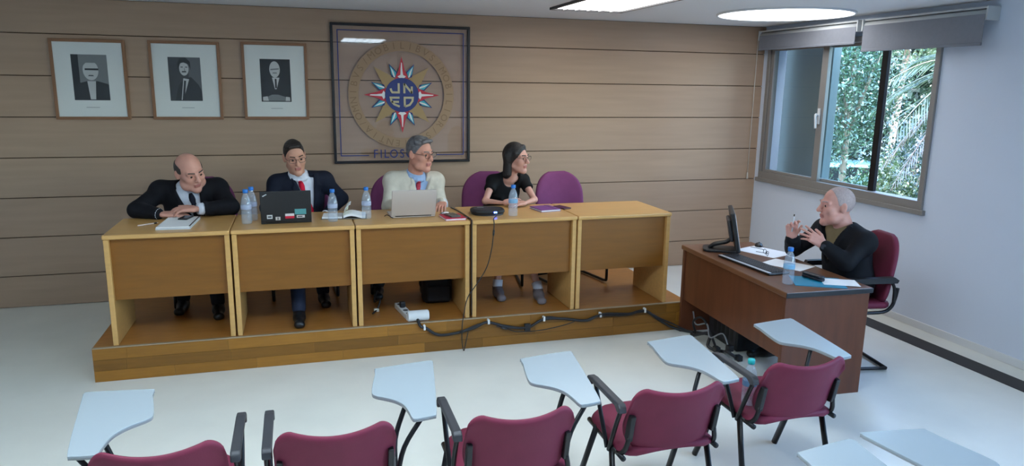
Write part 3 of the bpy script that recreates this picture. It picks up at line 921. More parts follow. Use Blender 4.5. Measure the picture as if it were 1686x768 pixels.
# ------------------------------------------------------------------ framed portraits on the wood wall
M_ph_bg1 = mat('print_dark_grey', S(58, 60, 62), .5)
M_ph_bg2 = mat('print_black', S(26, 28, 30), .5)
M_ph_mid = mat('print_mid_grey', S(120, 122, 122), .5)
M_ph_lit = mat('print_light_grey', S(196, 196, 194), .5)
M_ph_suit = mat('print_suit', S(34, 36, 38), .5)
M_pglass = clear_mat('picture_glass', (0.995, 0.997, 0.997, 1), 0.035, 0.03)
def ell2(cx, cz, rx, rz, n=20): return [(cx + rx * math.cos(t), cz + rz * math.sin(t)) for t in np.linspace(0, 2 * PI, n + 1)[:-1]]
def portrait(x0, x1, z0, z1, px0, px1, pz0, pz1, kind, label):
    cx, cz = (x0 + x1) / 2, z0
    o = empty('framed_portrait', (cx, -.017, z0))
    w, h = (x1 - x0) / 2, z1 - z0
    fr = .024
    MB().prism([(-w, 0), (w, 0), (w - fr, fr), (-w + fr, fr)], -.026, 0, 'y').build('frame_rail', M_frame, o, bevel=.002, segs=1)
    MB().prism([(-w + fr, h - fr), (w - fr, h - fr), (w, h), (-w, h)], -.026, 0, 'y').build('frame_rail', M_frame, o, bevel=.002, segs=1)
    MB().prism([(-w, 0), (-w + fr, fr), (-w + fr, h - fr), (-w, h)], -.026, 0, 'y').build('frame_stile', M_frame, o, bevel=.002, segs=1)
    MB().prism([(w - fr, fr), (w, 0), (w, h), (w - fr, h - fr)], -.026, 0, 'y').build('frame_stile', M_frame, o, bevel=.002, segs=1)
    MB().box((-w + fr, -.014, fr), (w - fr, -.004, h - fr)).build('mat_board', M_mat, o)
    a, b, c, d = px0 - cx, px1 - cx, pz0 - cz, pz1 - cz
    ph = MB().box((a, -.0155, c), (b, -.0142, d)).build('photograph', M_ph_bg1 if kind == 'bust' else M_ph_bg2, o)
    pw, phh = b - a, d - c
    def P(poly, layer, mt, nm):
        MB().prism([(a + u * pw, c + v * phh) for u, v in poly], -.0156 - .0004 * layer, -.0156 - .0004 * (layer - 1), 'y').build(nm, mt, ph)
    if kind == 'bust':
        P([(.5, 0), (1, 0), (1, 1), (.55, 1), (.62, .6)], 0.5, mat('print_backdrop', S(92, 94, 96), .5), 'backdrop')
        P([(.15, 0), (1, 0), (1, .22), (.9, .38), (.68, .55), (.52, .52), (.33, .4), (.24, .25)], 1, M_ph_suit, 'suit')
        P([(.34, .02), (.40, .02), (.62, .50), (.44, .52)], 2, M_ph_lit, 'shirt')
        P([(.37, .02), (.44, .02), (.52, .46), (.46, .47)], 3, M_ph_suit, 'tie')
        P(ell2(.48, .74, .145, .16), 2.5, M_ph_lit, 'face')
        P([(.38, .765), (.45, .765), (.45, .785), (.38, .785)], 3.5, M_ph_bg1, 'eye')
        P([(.52, .765), (.59, .765), (.59, .785), (.52, .785)], 3.5, M_ph_bg1, 'eye')
        P([(.485, .69), (.515, .69), (.505, .76), (.495, .76)], 3.4, M_ph_mid, 'nose')
        P([(.30, .72), (.28, .85), (.36, .97), (.55, 1.0 - .01), (.68, .9), (.69, .72), (.62, .84), (.48, .88), (.36, .86)], 3.5, M_ph_bg2, 'hair')
        P([(.40, .655), (.55, .655), (.54, .685), (.42, .685)], 3.5, M_ph_bg2, 'moustache')
    elif kind == 'hands':
        P([(.04, .04), (.96, .04), (.93, .25), (.78, .48), (.60, .58), (.36, .58), (.2, .48), (.07, .25)], 1, M_ph_suit, 'suit')
        P([(.46, .3), (.52, .3), (.63, .57), (.38, .57)], 2, M_ph_lit, 'shirt')
        P([(.47, .32), (.53, .32), (.53, .54), (.47, .54)], 3, M_ph_bg2, 'tie')
        P(ell2(.48, .76, .175, .19), 2.5, M_ph_lit, 'face')
        P([(.34, .74), (.62, .76), (.62, .79), (.34, .77)], 3.5, M_ph_mid, 'glasses')
        P([(.40, .665), (.56, .665), (.54, .69), (.42, .69)], 3.5, M_ph_mid, 'mouth')
        P([(.05, .02), (.12, .09), (.36, .17), (.56, .17), (.88, .10), (.96, .02)], 3, M_ph_mid, 'hands')
        P([(.05, .02), (.05, .11), (.2, .13), (.24, .02)], 3.6, M_ph_lit, 'cuff')
        P([(.80, .02), (.82, .12), (.95, .11), (.96, .02)], 3.6, M_ph_lit, 'cuff')
    else:
        P([(.2, .35), (1, .35), (1, 1), (.2, 1)], .5, M_ph_mid, 'backdrop')
        P([(0, 0), (1, 0), (.97, .36), (.7, .42), (.4, .42), (.1, .36)], 1, M_ph_suit, 'suit')
        P(ell2(.52, .66, .22, .22), 2.5, M_ph_lit, 'face')
        P([(.44, .53), (.60, .53), (.58, .555), (.46, .555)], 3.5, M_ph_bg1, 'mouth')
        P([(.30, .74), (.36, .86), (.52, .90), (.70, .86), (.75, .74), (.66, .82), (.40, .82)], 3.5, M_ph_mid, 'hair')
        P([(.36, .66), (.74, .66), (.74, .70), (.36, .70)], 3.5, M_ph_bg2, 'glasses')
        P([(.45, .02), (.6, .02), (.64, .42), (.4, .42)], 2, M_ph_lit, 'shirt')
    MB().box((-.05, -.0148, c - .062), (.05, -.0141, c - .056)).build('caption', mat('caption_grey', S(176, 178, 178), .7), o)
    MB().box((-w + fr, -.0205, fr), (w - fr, -.019, h - fr)).build('glazing', M_pglass, o)
    tag(o, label, 'framed portrait', 'framed portraits on the wood wall')
portrait(-1.178, -.628, 1.602, 2.270, -1.03, -.776, 1.757, 2.128, 'hands', 'framed black-and-white portrait of a man with clasped hands, nearest the emblem')
portrait(-1.915, -1.355, 1.600, 2.260, -1.77, -1.515, 1.760, 2.127, 'bust', 'framed black-and-white portrait of a man with moustache, between two others')
portrait(-2.650, -2.090, 1.600, 2.255, -2.50, -2.235, 1.760, 2.132, 'left', 'framed black-and-white portrait at the far left of the wood wall')

# ------------------------------------------------------------------ the emblem panel
EX, EZ = .215, 1.826
em = empty('emblem_panel', (.222, -.017, 1.193))
ec = Vector((.222, -.017, 1.193))
ex, ez = EX - .222, EZ - 1.193
M_eframe = mat('emblem_frame_black', S(22, 20, 26), .35)
M_eblue = mat('emblem_blue', S(34, 52, 120), .45)
M_egold = mat('emblem_gold', S(170, 142, 98), .5)
M_ering = mat('emblem_ring_brown', S(164, 134, 104), .5)
M_elet = mat('emblem_letter_brown', S(140, 112, 84), .5)
M_ered = mat('emblem_red', S(196, 44, 62), .45)
M_ecyan = mat('emblem_cyan', S(70, 178, 190), .45)
M_ewhite = mat('emblem_white', S(232, 232, 232), .45)
M_eletter = mat('emblem_letter_cream', S(196, 186, 150), .45)
W_, H_ = .643, 1.269
for (lo, hi) in (((-W_, -.03, 0), (W_, 0, .024)), ((-W_, -.03, H_ - .024), (W_, 0, H_)), ((-W_, -.03, .024), (-W_ + .024, 0, H_ - .024)), ((W_ - .024, -.03, .024), (W_, 0, H_ - .024))):
    MB().box(lo, hi).build('frame_bar', M_eframe, em, bevel=.003, segs=1)
MB().box((-W_ + .024, -.016, .024), (W_ - .024, -.012, H_ - .024)).build('glass_sheet', clear_mat('emblem_glass', (.99, .985, .995, 1), .055, .03), em)
yb0, yb1 = -.0195, -.0165
bw_ = .0045
in_ = .068
for (lo, hi) in (((-W_ + in_, yb0, H_ - in_), (W_ - in_, yb1, H_ - in_ + 2 * bw_)), ((-W_ + in_ - 2 * bw_, yb0, in_), (-W_ + in_, yb1, H_ - in_ + 2 * bw_)), ((W_ - in_, yb0, in_), (W_ - in_ + 2 * bw_, yb1, H_ - in_ + 2 * bw_)),
                 ((-W_ + in_, yb0, in_), (-.325, yb1, in_ + 2 * bw_)), ((.315, yb0, in_), (W_ - in_, yb1, in_ + 2 * bw_))):
    MB().box(lo, hi).build('border_line', M_eblue, em)
def lay(poly, layer, mt, nm):
    y1 = -.0165 - .001 * layer
    return MB().prism([(ex + u, ez + v) for u, v in poly], y1 - .001, y1, 'y').build(nm, mt, em)
# ring
rg = MB()
NR = 72
for i in range(NR + 1):
    t = 2 * PI * i / NR
    for r_, y_ in ((.400, -.0165), (.492, -.0165), (.492, -.0185), (.400, -.0185)):
        rg.v.append((ex + r_ * math.cos(t), y_, ez + r_ * math.sin(t)))
for i in range(NR):
    for k in range(4):
        rg.f.append((i * 4 + k, i * 4 + (k + 1) % 4, (i + 1) * 4 + (k + 1) % 4, (i + 1) * 4 + k))
rg.build('ring', M_ering, em)
def text_mesh(txt, size, ext):
    cu = bpy.data.curves.new('lettering', 'FONT')
    cu.body = txt; cu.size = size; cu.extrude = ext; cu.resolution_u = 3
    cu.align_x = 'CENTER'; cu.align_y = 'CENTER'
    ob = bpy.data.objects.new('lettering', cu)
    col.objects.link(ob)
    bpy.context.view_layer.update()
    me = bpy.data.meshes.new_from_object(ob.evaluated_get(bpy.context.evaluated_depsgraph_get()))
    bpy.data.objects.remove(ob)
    return me
motto = 'OMNIBVS/MOBILIBVS/MOBILIOR/SAPIENTIA/'
LM = {ch: text_mesh(ch, .088, .0015) for ch in set(motto)}
for ch in LM: LM[ch].materials.append(M_elet)
for k, ch in enumerate(motto):
    a = math.radians(128 - 360 / 37 * (k - 8))
    q = bpy.data.objects.new('letter', LM[ch]); col.objects.link(q); q.parent = em
    q.location = (ex + .446 * math.cos(a), -.0195, ez + .446 * math.sin(a))
    q.rotation_euler = (PI / 2, PI / 2 - a, 0)
# star
def rotp(poly, deg):
    c_, s_ = math.cos(math.radians(deg)), math.sin(math.radians(deg))
    return [(u * c_ - v * s_, u * s_ + v * c_) for u, v in poly]
for dg in (45, 135, 225, 315):
    lay(rotp([(.10, -.085), (.36, 0), (.10, .085)], dg), 1, M_egold, 'gold_ray')
for dg in (0, 90, 180, 270):
    for s_ in (-1, 1):
        lay(rotp([(.13, .0), (.165, s_ * .095), (.285, s_ * .118), (.19, s_ * .02)], dg), 2, M_eblue, 'blue_ray')
        lay(rotp([(.15, s_ * .055), (.19, s_ * .095), (.268, s_ * .110), (.205, s_ * .052)], dg), 3, M_ecyan, 'cyan_leaf')
        lay(rotp([(.160, s_ * .060), (.215, s_ * .076), (.255, s_ * .103), (.20, s_ * .086), (.165, s_ * .075)], dg), 4, M_ewhite, 'white_vein')
    lay(rotp([(.12, -.062), (.155, -.066), (.225, -.030), (.352, 0), (.225, .030), (.155, .066), (.12, .062)], dg), 3, M_ered, 'red_ray')
    lay(rotp([(.15, -.012), (.17, -.04), (.185, -.012), (.24, -.006), (.29, -.004), (.30, .004), (.24, .009), (.185, .012), (.17, .04), (.15, .012)], dg), 4, M_ewhite, 'white_vein')
lay(ell2(0, 0, .158, .158, 40), 5, M_eblue, 'disc')
def stroke(pts, nm='monogram_stroke'):
    w_ = .0095
    L_, R_ = [], []
    for i, p in enumerate(pts):       # mitred ribbon of constant width
        a_ = Vector(pts[max(0, i - 1)]); c_ = Vector(pts[min(len(pts) - 1, i + 1)]); p_ = Vector(p)
        d1 = (p_ - a_).normalized() if i > 0 else (c_ - p_).normalized()
        d2 = (c_ - p_).normalized() if i < len(pts) - 1 else d1
        n1 = Vector((-d1.y, d1.x)); n2 = Vector((-d2.y, d2.x))
        m_ = (n1 + n2).normalized(); m_ *= w_ / max(.45, m_.dot(n1))
        L_.append(p_ + m_); R_.append(p_ - m_)
    mb = MB()
    for y_ in (-.0222, -.0250):
        mb.v += [(ex + q.x, y_, ez + q.y) for q in L_] + [(ex + q.x, y_, ez + q.y) for q in R_]
    n = len(pts)
    for i in range(n - 1):
        mb.f += [(i, i + 1, n + i + 1, n + i), (2 * n + i, 3 * n + i, 3 * n + i + 1, 2 * n + i + 1), (i, 2 * n + i, 2 * n + i + 1, i + 1), (n + i, n + i + 1, 3 * n + i + 1, 3 * n + i)]
    mb.f += [(0, n, 3 * n, 2 * n), (n - 1, 3 * n - 1, 4 * n - 1, 2 * n - 1)]
    mb.build(nm, M_eletter, em)
arc = lambda cx, cz, r, a0, a1, n=8: [(cx + r * math.cos(math.radians(a)), cz + r * math.sin(math.radians(a))) for a in np.linspace(a0, a1, n)]
stroke([(-.106, .060), (-.100, .040), (-.09, .024), (-.03, .024), (-.03, .108)])
stroke([(.022, .016), (.022, .106)]); stroke([(.022, .104), (.092, .020)]); stroke([(.092, .016), (.092, .080)])
stroke([(-.024, -.024), (-.106, -.024), (-.100, -.055), (-.075, -.085), (-.024, -.106)]); stroke([(-.10, -.062), (-.03, -.062)])
stroke([(.024, -.106), (.024, -.024), (.100, -.024), (.096, -.055), (.070, -.090), (.024, -.106)])
for k, ch in enumerate('FILOSOFÍA'):
    me = text_mesh(ch, .115, .0015)
    me.materials.append(M_eblue)
    q = bpy.data.objects.new('letter', me); col.objects.link(q); q.parent = em
    ux = [-.255, -.205, -.155, -.085, -.008, .068, .138, .19, .25][k]
    q.location = (ux - .007, -.0195, .0825); q.rotation_euler = (PI / 2, 0, 0); q.scale = (.88, 1, 1)
tag(em, 'glass emblem panel in a black frame with a red and blue star', 'emblem')

# ------------------------------------------------------------------ cables and things under the tables
M_cable = mat('cable_black', S(30, 28, 30), .55)
CY = PY - .022
bundle = [(-.01, -1.74, HP + .03), (.03, -1.88, HP + .04), (.05, CY, HP - .015), (.09, CY, .195), (.183, CY, .135), (.319, CY, .138), (.457, CY, .168), (.55, CY, .200), (.691, CY, .158), (.859, CY, .132), (.993, CY, .188), (1.151, CY, .180), (1.328, CY, .150), (1.453, CY, .180), (1.687, CY, .170), (1.834, CY, .190), (1.956, CY, .114), (2.068, CY - .01, .045), (2.18, -2.02, .014), (2.30, -2.12, .014), (2.42, -2.26, .014)]
cbn = MB().tube(crom(bundle, 6), .011, 8).build('cable_bundle', M_cable, smooth=True)
b2 = [(p[0] + .02, p[1] - .006 + .008 * math.sin(i * 1.3), p[2] + .016 * math.sin(i * 1.7) + .004) for i, p in enumerate(bundle[5:])]
b2[-4:] = [(p[0], p[1], max(p[2], .012)) for p in b2[-4:]]
MB().tube(crom(b2, 6), .006, 8).build('second_cable', M_cable, cbn, smooth=True)
for (x, z) in ((.56, .205), (.995, .192), (1.46, .186), (1.84, .194), (.08, .20)):
    MB().box((x - .008, CY - .014, z - .018), (x + .008, CY + .021, z + .018)).build('cable_clip', mat('clip_white', S(222, 222, 220), .5), cbn, bevel=.003)
MB().box((.84, CY - .016, .11), (.885, CY + .010, .165)).build('plug_box', M_black, cbn, bevel=.004)
tag(cbn, 'black cable bundle clipped along the front of the wooden platform', 'cable')
tcb = MB().tube(crom([(.62, CY - .004, .165), (.70, CY - .006, .140), (.787, CY - .012, .110), (.981, CY - .008, .106), (1.177, CY - .006, .133), (1.277, CY - .004, .165)], 6), .0035, 6).build('thin_cable', M_cable, smooth=True)
MB().tube([(.66, CY - .006, .152), (.70, CY - .007, .139)], .009, 8).build('connector', M_darkgrey, tcb, smooth=True)
tag(tcb, 'thin cable sagging under the bundle on the platform front', 'cable')
cc = MB().tube(crom([(.655, -1.785, TZ + .026), (.64, -1.86, TZ + .018), (.605, -1.915, TZ + .008), (.601, -1.942, .938), (.597, -1.942, .87), (.584, -1.944, .758), (.548, -1.946, .623), (.48, -1.95, .512), (.403, -1.952, .402), (.375, -1.955, .288), (.357, -1.975, .203), (.352, -1.985, .086), (.362, -2.00, .012), (.378, -1.99, .06), (.398, -1.985, .152)], 6), .0035, 6).build('phone_cable', M_cable, smooth=True)
MB().tube([(.599, -1.943, .895), (.596, -1.943, .855)], .008, 8).build('ferrite_bead', M_black, cc, smooth=True)
tag(cc, 'thin black cable hanging from the conference phone to the floor', 'cable')
sm_ = MB().tube(crom([(.40, -1.36, TZ + .006), (.425, -1.55, TZ + .006), (.437, -1.80, TZ + .006), (.437, -1.915, TZ + .004), (.437, -1.931, TZ - .012), (.437, -1.934, .8), (.437, -1.934, .5), (.437, -1.936, .26)], 5), .0045, 6).build('seam_cable', M_cable, smooth=True)
tag(sm_, 'black cable running down the gap between the two middle tables', 'cable')
# power strip + white adapter
ps = empty('power_strip', (-.03, -1.70, HP), math.radians(8))
MB().box((-.028, -.17, .001), (.028, .17, .042)).build('strip_body', mat('plug_white', S(214, 214, 212), .5), ps, bevel=.006)
for i in range(4):
    MB().lathe([(.019, .0421), (.019, .0432), (.012, .0433), (.002, .0434)], 14, (0, -.12 + .08 * i, 0)).build('socket', M_darkgrey, ps, smooth=True)
MB().box((-.02, .02, .044), (.02, .06, .085)).build('black_plug', M_black, ps, bevel=.006)
tag(ps, 'white power strip on the platform under the middle table', 'power strip')
ad = empty('white_tube', (.045, -1.885, HP + .0405), 0)
MB().tube([(-.075, 0, 0), (.075, 0, 0)], .040, 20).build('tube_body', MATS['plug_white'], ad, smooth=False, bevel=.004)
MB().tube([(.0755, 0, 0), (.079, 0, 0)], .034, 20).build('end_cap', M_paper, ad)
tag(ad, 'white cylinder lying on the platform edge beside the power strip', 'cylinder')
lc = MB().tube(crom([(-.17, -1.30, HP + .06), (-.20, -1.40, HP + .10), (-.23, -1.50, HP + .05), (-.19, -1.55, HP + .08), (-.22, -1.60, HP + .02), (-.26, -1.66, HP + .008)], 6), .006, 6).build('loose_cable', M_cable, smooth=True)
MB().box((-.245, -1.615, HP + .002), (-.205, -1.585, HP + .028)).build('plug', mat('plug_cream', S(196, 188, 170), .5), lc, bevel=.004)
tag(lc, 'tangled dark cable with pale plug under the silver laptop table', 'cable')
bg = empty('dark_bag', (.27, -1.42, HP))
smooth_by_angle(MB().prism(rpoly(.23, .17, .05), .001, .27).build('bag_body', mat('bag_fabric', S(26, 27, 32), .85, bump=.3, bscale=40), bg, bevel=.03, segs=3), 60)
smooth_by_angle(MB().prism(rpoly(.18, .03, .012, cy=-.099), .03, .15).build('front_pocket', MATS['bag_fabric'], bg, bevel=.008), 60)
MB().tube(crom([(-.05, 0, .27), (-.045, 0, .31), (.045, 0, .31), (.05, 0, .27)], 5), .008, 8).build('handle', M_black, bg, smooth=True)
tag(bg, 'dark bag standing on the platform under the silver laptop table', 'bag')
# computer and cables below the desk
pc_ = empty('computer_tower', dkw(.30, 1.02, 0), dk_rot)
MB().box((-.10, -.21, .004), (.10, .21, .40)).build('case', M_black, pc_, bevel=.006)
MB().box((-.102, -.19, .04), (-.1005, .19, .36)).build('side_cover', M_darkgrey, pc_)
for i in range(5):
    MB().box((-.1035, -.15 + .06 * i, .06), (-.1022, -.115 + .06 * i, .16)).build('vent', M_black, pc_)
tag(pc_, 'black computer tower under the dark desk', 'computer')
for k, (lab, pts, r_) in enumerate((
    ('thick black cable coil on the floor below the desk panel', [(2.20, -2.08, .012), (2.13, -2.22, .05), (2.20, -2.34, .10), (2.14, -2.42, .03), (2.22, -2.50, .012), (2.17, -2.62, .06), (2.24, -2.66, .012)], .012),
    ('grey looped cable hanging below the desk panel', [(2.19, -2.10, .20), (2.16, -2.20, .13), (2.18, -2.32, .17), (2.15, -2.42, .10), (2.19, -2.52, .16), (2.20, -2.60, .07)], .006),
    ('black cable arc rising under the desk beside the computer', [(2.22, -2.12, .01), (2.16, -2.16, .14), (2.17, -2.28, .20), (2.2, -2.40, .05), (2.17, -2.48, .02)], .009))):
    o = MB().tube(crom(pts, 6), r_, 8).build('desk_cable', [M_cable, mat('cable_grey', S(120, 120, 122), .5), M_cable][k], smooth=True)
    MB().box((pts[-1][0] - .02, pts[-1][1] - .03, max(.002, pts[-1][2] - .012)), (pts[-1][0] + .02, pts[-1][1] + .02, pts[-1][2] + .03)).build('plug', M_black, o, bevel=.004)
    tag(o, lab, 'cable')

# ------------------------------------------------------------------ people: implicit surfaces -> one continuous mesh
def V3(*a): return np.array(a if len(a) == 3 else a[0], float)
def unit(v):
    v = np.array(v, float)
    return v / np.linalg.norm(v)
class Field:
    def __init__(s, lo, hi, h):
        s.lo = np.array(lo, np.float32); s.h = h
        s.n = np.ceil((np.array(hi) - np.array(lo)) / h).astype(int) + 1
        s.D = np.full(s.n, .25, np.float32)
        s.ax = [s.lo[i] + h * np.arange(s.n[i], dtype=np.float32) for i in range(3)]
    def block(s, lo, hi):
        a = np.clip(np.floor((np.array(lo) - s.lo) / s.h).astype(int), 0, s.n)
        b = np.clip(np.ceil((np.array(hi) - s.lo) / s.h).astype(int) + 1, 0, s.n)
        sl = tuple(slice(i, j) for i, j in zip(a, b))
        X = s.ax[0][sl[0]][:, None, None]; Y = s.ax[1][sl[1]][None, :, None]; Z = s.ax[2][sl[2]][None, None, :]
        return sl, X, Y, Z
    def comb(s, sl, d, k, op):
        D = s.D[sl]
        if D.size == 0: return
        d = d.astype(np.float32)
        if op == 'sub': d = -d
        if k <= 0:
            s.D[sl] = np.minimum(D, d) if op == 'add' else np.maximum(D, d)
            return
        if op == 'add':
            h = np.clip(.5 + .5 * (D - d) / k, 0, 1)
            s.D[sl] = D * (1 - h) + d * h - k * h * (1 - h)
        else:
            h = np.clip(.5 - .5 * (D - d) / k, 0, 1)
            s.D[sl] = D * (1 - h) + d * h + k * h * (1 - h)
    def cone(s, a, b, r1, r2, k=.01, op='add'):
        a = np.array(a, float); b = np.array(b, float); rm = max(r1, r2) + 3 * k + .02
        sl, X, Y, Z = s.block(np.minimum(a, b) - rm, np.maximum(a, b) + rm)
        ab = b - a; L = max(float(ab @ ab), 1e-9)
        t = np.clip(((X - a[0]) * ab[0] + (Y - a[1]) * ab[1] + (Z - a[2]) * ab[2]) / L, 0, 1)
        d = np.sqrt((X - a[0] - t * ab[0]) ** 2 + (Y - a[1] - t * ab[1]) ** 2 + (Z - a[2] - t * ab[2]) ** 2) - (r1 + (r2 - r1) * t)
        s.comb(sl, d, k, op)
    def ball(s, c, r, k=.01, op='add'): s.cone(c, V3(c) + 1e-5, r, r, k, op)
    def ell(s, c, r, R=None, k=.01, op='add', grow=0.0):
        c = np.array(c, float); r = np.array(r, float) + grow
        R = np.eye(3) if R is None else R
        rm = max(r) + 3 * k + .02
        sl, X, Y, Z = s.block(c - rm, c + rm)
        q = [(X - c[0]) * R[0, i] + (Y - c[1]) * R[1, i] + (Z - c[2]) * R[2, i] for i in range(3)]
        k0 = np.sqrt(sum((q[i] / r[i]) ** 2 for i in range(3)))
        k1 = np.sqrt(sum((q[i] / r[i] ** 2) ** 2 for i in range(3))) + 1e-9
        s.comb(sl, k0 * (k0 - 1) / k1, k, op)
    def rbox(s, c, hs, R, rd, k=.01, op='add'):
        c = np.array(c, float); hs = np.array(hs, float)
        rm = np.linalg.norm(hs) + 3 * k + .01
        sl, X, Y, Z = s.block(c - rm, c + rm)
        q = [np.abs((X - c[0]) * R[0, i] + (Y - c[1]) * R[1, i] + (Z - c[2]) * R[2, i]) - (hs[i] - rd) for i in range(3)]
        d = np.sqrt(sum(np.maximum(v, 0) ** 2 for v in q)) + np.minimum(np.maximum(np.maximum(q[0], q[1]), q[2]), 0) - rd
        s.comb(sl, d, k, op)
    def fn(s, f, lo, hi, k=0.0, op='sub'):
        sl, X, Y, Z = s.block(lo, hi)
        s.comb(sl, f(X, Y, Z) + 0 * X + 0 * Y + 0 * Z, k, op)
    def march(s, p, d, n=400, step=.002):
        """first point inside, walking from p along d"""
        p = np.array(p, float); d = unit(d)
        for i in range(n):
            q = p + d * step * i
            idx = np.round((q - s.lo) / s.h).astype(int)
            if np.all(idx >= 0) and np.all(idx < s.n) and s.D[tuple(idx)] < 0:
                return q
        return None
    def mesh(s, name):
        D = s.D
        D[0], D[-1], D[:, 0], D[:, -1], D[:, :, 0], D[:, :, -1] = .1, .1, .1, .1, .1, .1
        B = D < 0
        n = s.n
        cnt = np.zeros(n - 1, np.int8)
        for dx in (0, 1):
            for dy in (0, 1):
                for dz in (0, 1):
                    cnt += B[dx:n[0] - 1 + dx, dy:n[1] - 1 + dy, dz:n[2] - 1 + dz]
        I = np.argwhere((cnt > 0) & (cnt < 8))
        idx = np.full(n - 1, -1, np.int32)
        idx[I[:, 0], I[:, 1], I[:, 2]] = np.arange(len(I))
        corners = np.array([(dx, dy, dz) for dx in (0, 1) for dy in (0, 1) for dz in (0, 1)])
        val = np.stack([D[I[:, 0] + c[0], I[:, 1] + c[1], I[:, 2] + c[2]] for c in corners], 1)
        acc = np.zeros((len(I), 3)); num = np.zeros(len(I))
        for a in range(8):
            for b in range(a + 1, 8):
                if np.abs(corners[a] - corners[b]).sum() != 1: continue
                va, vb = val[:, a], val[:, b]
                m_ = (va < 0) != (vb < 0)
                t = np.where(m_, va / np.where(m_, va - vb, 1), 0)
                pos = corners[a] + t[:, None] * (corners[b] - corners[a])
                acc += np.where(m_[:, None], pos, 0); num += m_
        P = s.lo + s.h * (I + acc / num[:, None])
        quads = []
        for axis in range(3):
            u, v = (axis + 1) % 3, (axis + 2) % 3
            sl0 = [slice(1, n[i] - 1) for i in range(3)]; sl1 = list(sl0)
            sl0[axis] = slice(0, n[axis] - 1); sl1[axis] = slice(1, n[axis])
            a, b = B[tuple(sl0)], B[tuple(sl1)]
            E = np.argwhere(a != b)
            off = np.ones(3, int); off[axis] = 0
            G = E + off
            flip = a[E[:, 0], E[:, 1], E[:, 2]]
            q = []
            for du, dv in ((0, 0), (1, 0), (1, 1), (0, 1)):
                c = G.copy(); c[:, u] -= du; c[:, v] -= dv
                q.append(idx[c[:, 0], c[:, 1], c[:, 2]])
            q = np.stack(q, 1)
            q = np.where(flip[:, None], q, q[:, ::-1])
            quads.append(q)
        Q = np.concatenate(quads)
        me = bpy.data.meshes.new(name)
        me.vertices.add(len(P)); me.vertices.foreach_set('co', P.astype(np.float32).ravel())
        me.loops.add(Q.size); me.loops.foreach_set('vertex_index', Q.astype(np.int32).ravel())
        me.polygons.add(len(Q)); me.polygons.foreach_set('loop_start', np.arange(0, Q.size, 4, dtype=np.int32))
        me.polygons.foreach_set('loop_total', np.full(len(Q), 4, np.int32))
        me.polygons.foreach_set('use_smooth', np.ones(len(Q), bool))
        me.update(calc_edges=True)
        me.validate()
        return me

def rotm(yaw, pitch, roll):
    """head/hand frame: columns = left(x), back(y), up(z); forward = -y. pitch>0 looks down, roll>0 tilts to +x"""
    cy, sy = math.cos(yaw), math.sin(yaw); cp, sp = math.cos(pitch), math.sin(pitch); cr, sr = math.cos(roll), math.sin(roll)
    Rz = np.array([[cy, -sy, 0], [sy, cy, 0], [0, 0, 1]])
    Rx = np.array([[1, 0, 0], [0, cp, -sp], [0, sp, cp]])
    Ry = np.array([[cr, 0, sr], [0, 1, 0], [-sr, 0, cr]])
    return Rz @ Rx @ Ry

class Head:
    def __init__(s, c, R, sc=1.0, wide=1.0, jowl=0.0):
        s.c, s.R, s.s, s.w, s.jowl = V3(c), R, sc, wide, jowl
    def p(s, x, y, z): return s.c + s.R @ (np.array([x * s.w, y, z]) * s.s)
    def local(s, P):
        return ((P - s.c) @ s.R) / s.s
    def skin(s, f):
        q = s.s; p = s.p
        f.ell(p(0, .012, .035), np.array([.074 * s.w, .095, .088]) * q, s.R, .02)
        f.ell(p(0, -.030, -.035), np.array([.060 * s.w, .062, .085]) * q, s.R, .03 * q)
        for sx in (-1, 1):
            f.ball(p(sx * .040, -.060, -.020), .026 * q, .02 * q)
            f.cone(p(sx * .050, .0, -.062), p(sx * .012, -.070, -.098), .020 * q, .020 * q, .022 * q)
            if s.jowl: f.ball(p(sx * .045, -.035, -.070), (.030 + s.jowl) * q, .02 * q)
        f.ball(p(0, -.078, -.100), .019 * q, .02 * q)
        for sx in (-1, 1):
            f.cone(p(sx * .012, -.090, .026), p(sx * .046, -.072, .027), .011 * q, .011 * q, .014 * q)
        f.ball(p(.031, -.112, .008), .021 * q, .014 * q, 'sub'); f.ball(p(-.031, -.112, .008), .021 * q, .014 * q, 'sub')
        for sx in (-1, 1):   # lids
            f.ell(p(sx * .031, -.077, .010), np.array([.0165, .012, .0115]) * q, s.R, .006 * q)
        f.cone(p(0, -.094, .016), p(0, -.115, -.022), .0085 * q, .0130 * q, .010 * q)
        for sx in (-1, 1): f.ball(p(sx * .0125, -.104, -.026), .0085 * q, .007 * q)
        f.cone(p(-.016, -.092, -.053), p(.016, -.092, -.053), .0065 * q, .0065 * q, .007 * q)
        f.cone(p(-.014, -.090, -.066), p(.014, -.090, -.066), .0070 * q, .0070 * q, .007 * q)
        f.cone(p(-.020, -.102, -.0595), p(.020, -.102, -.0595), .0035 * q, .0035 * q, .003 * q, 'sub')
        for sx in (-1, 1):
            Re = s.R @ rotm(sx * -.35, -.15, 0)
            f.ell(p(sx * .077, .010, -.002), np.array([.010, .019, .033]) * q, Re, .008 * q)
            f.ell(p(sx * .086, .002, .002), np.array([.005, .010, .018]) * q, Re, .006 * q, 'sub')
    def neck(s, f, base, r=.054, grow=0.0):
        f.cone(s.p(0, .025, -.05), base, (r - .002) * s.s + grow, (r + .006) * s.s + grow, .025)

def ground_hair(P, H, kind):
    L = H.local(P)
    return L

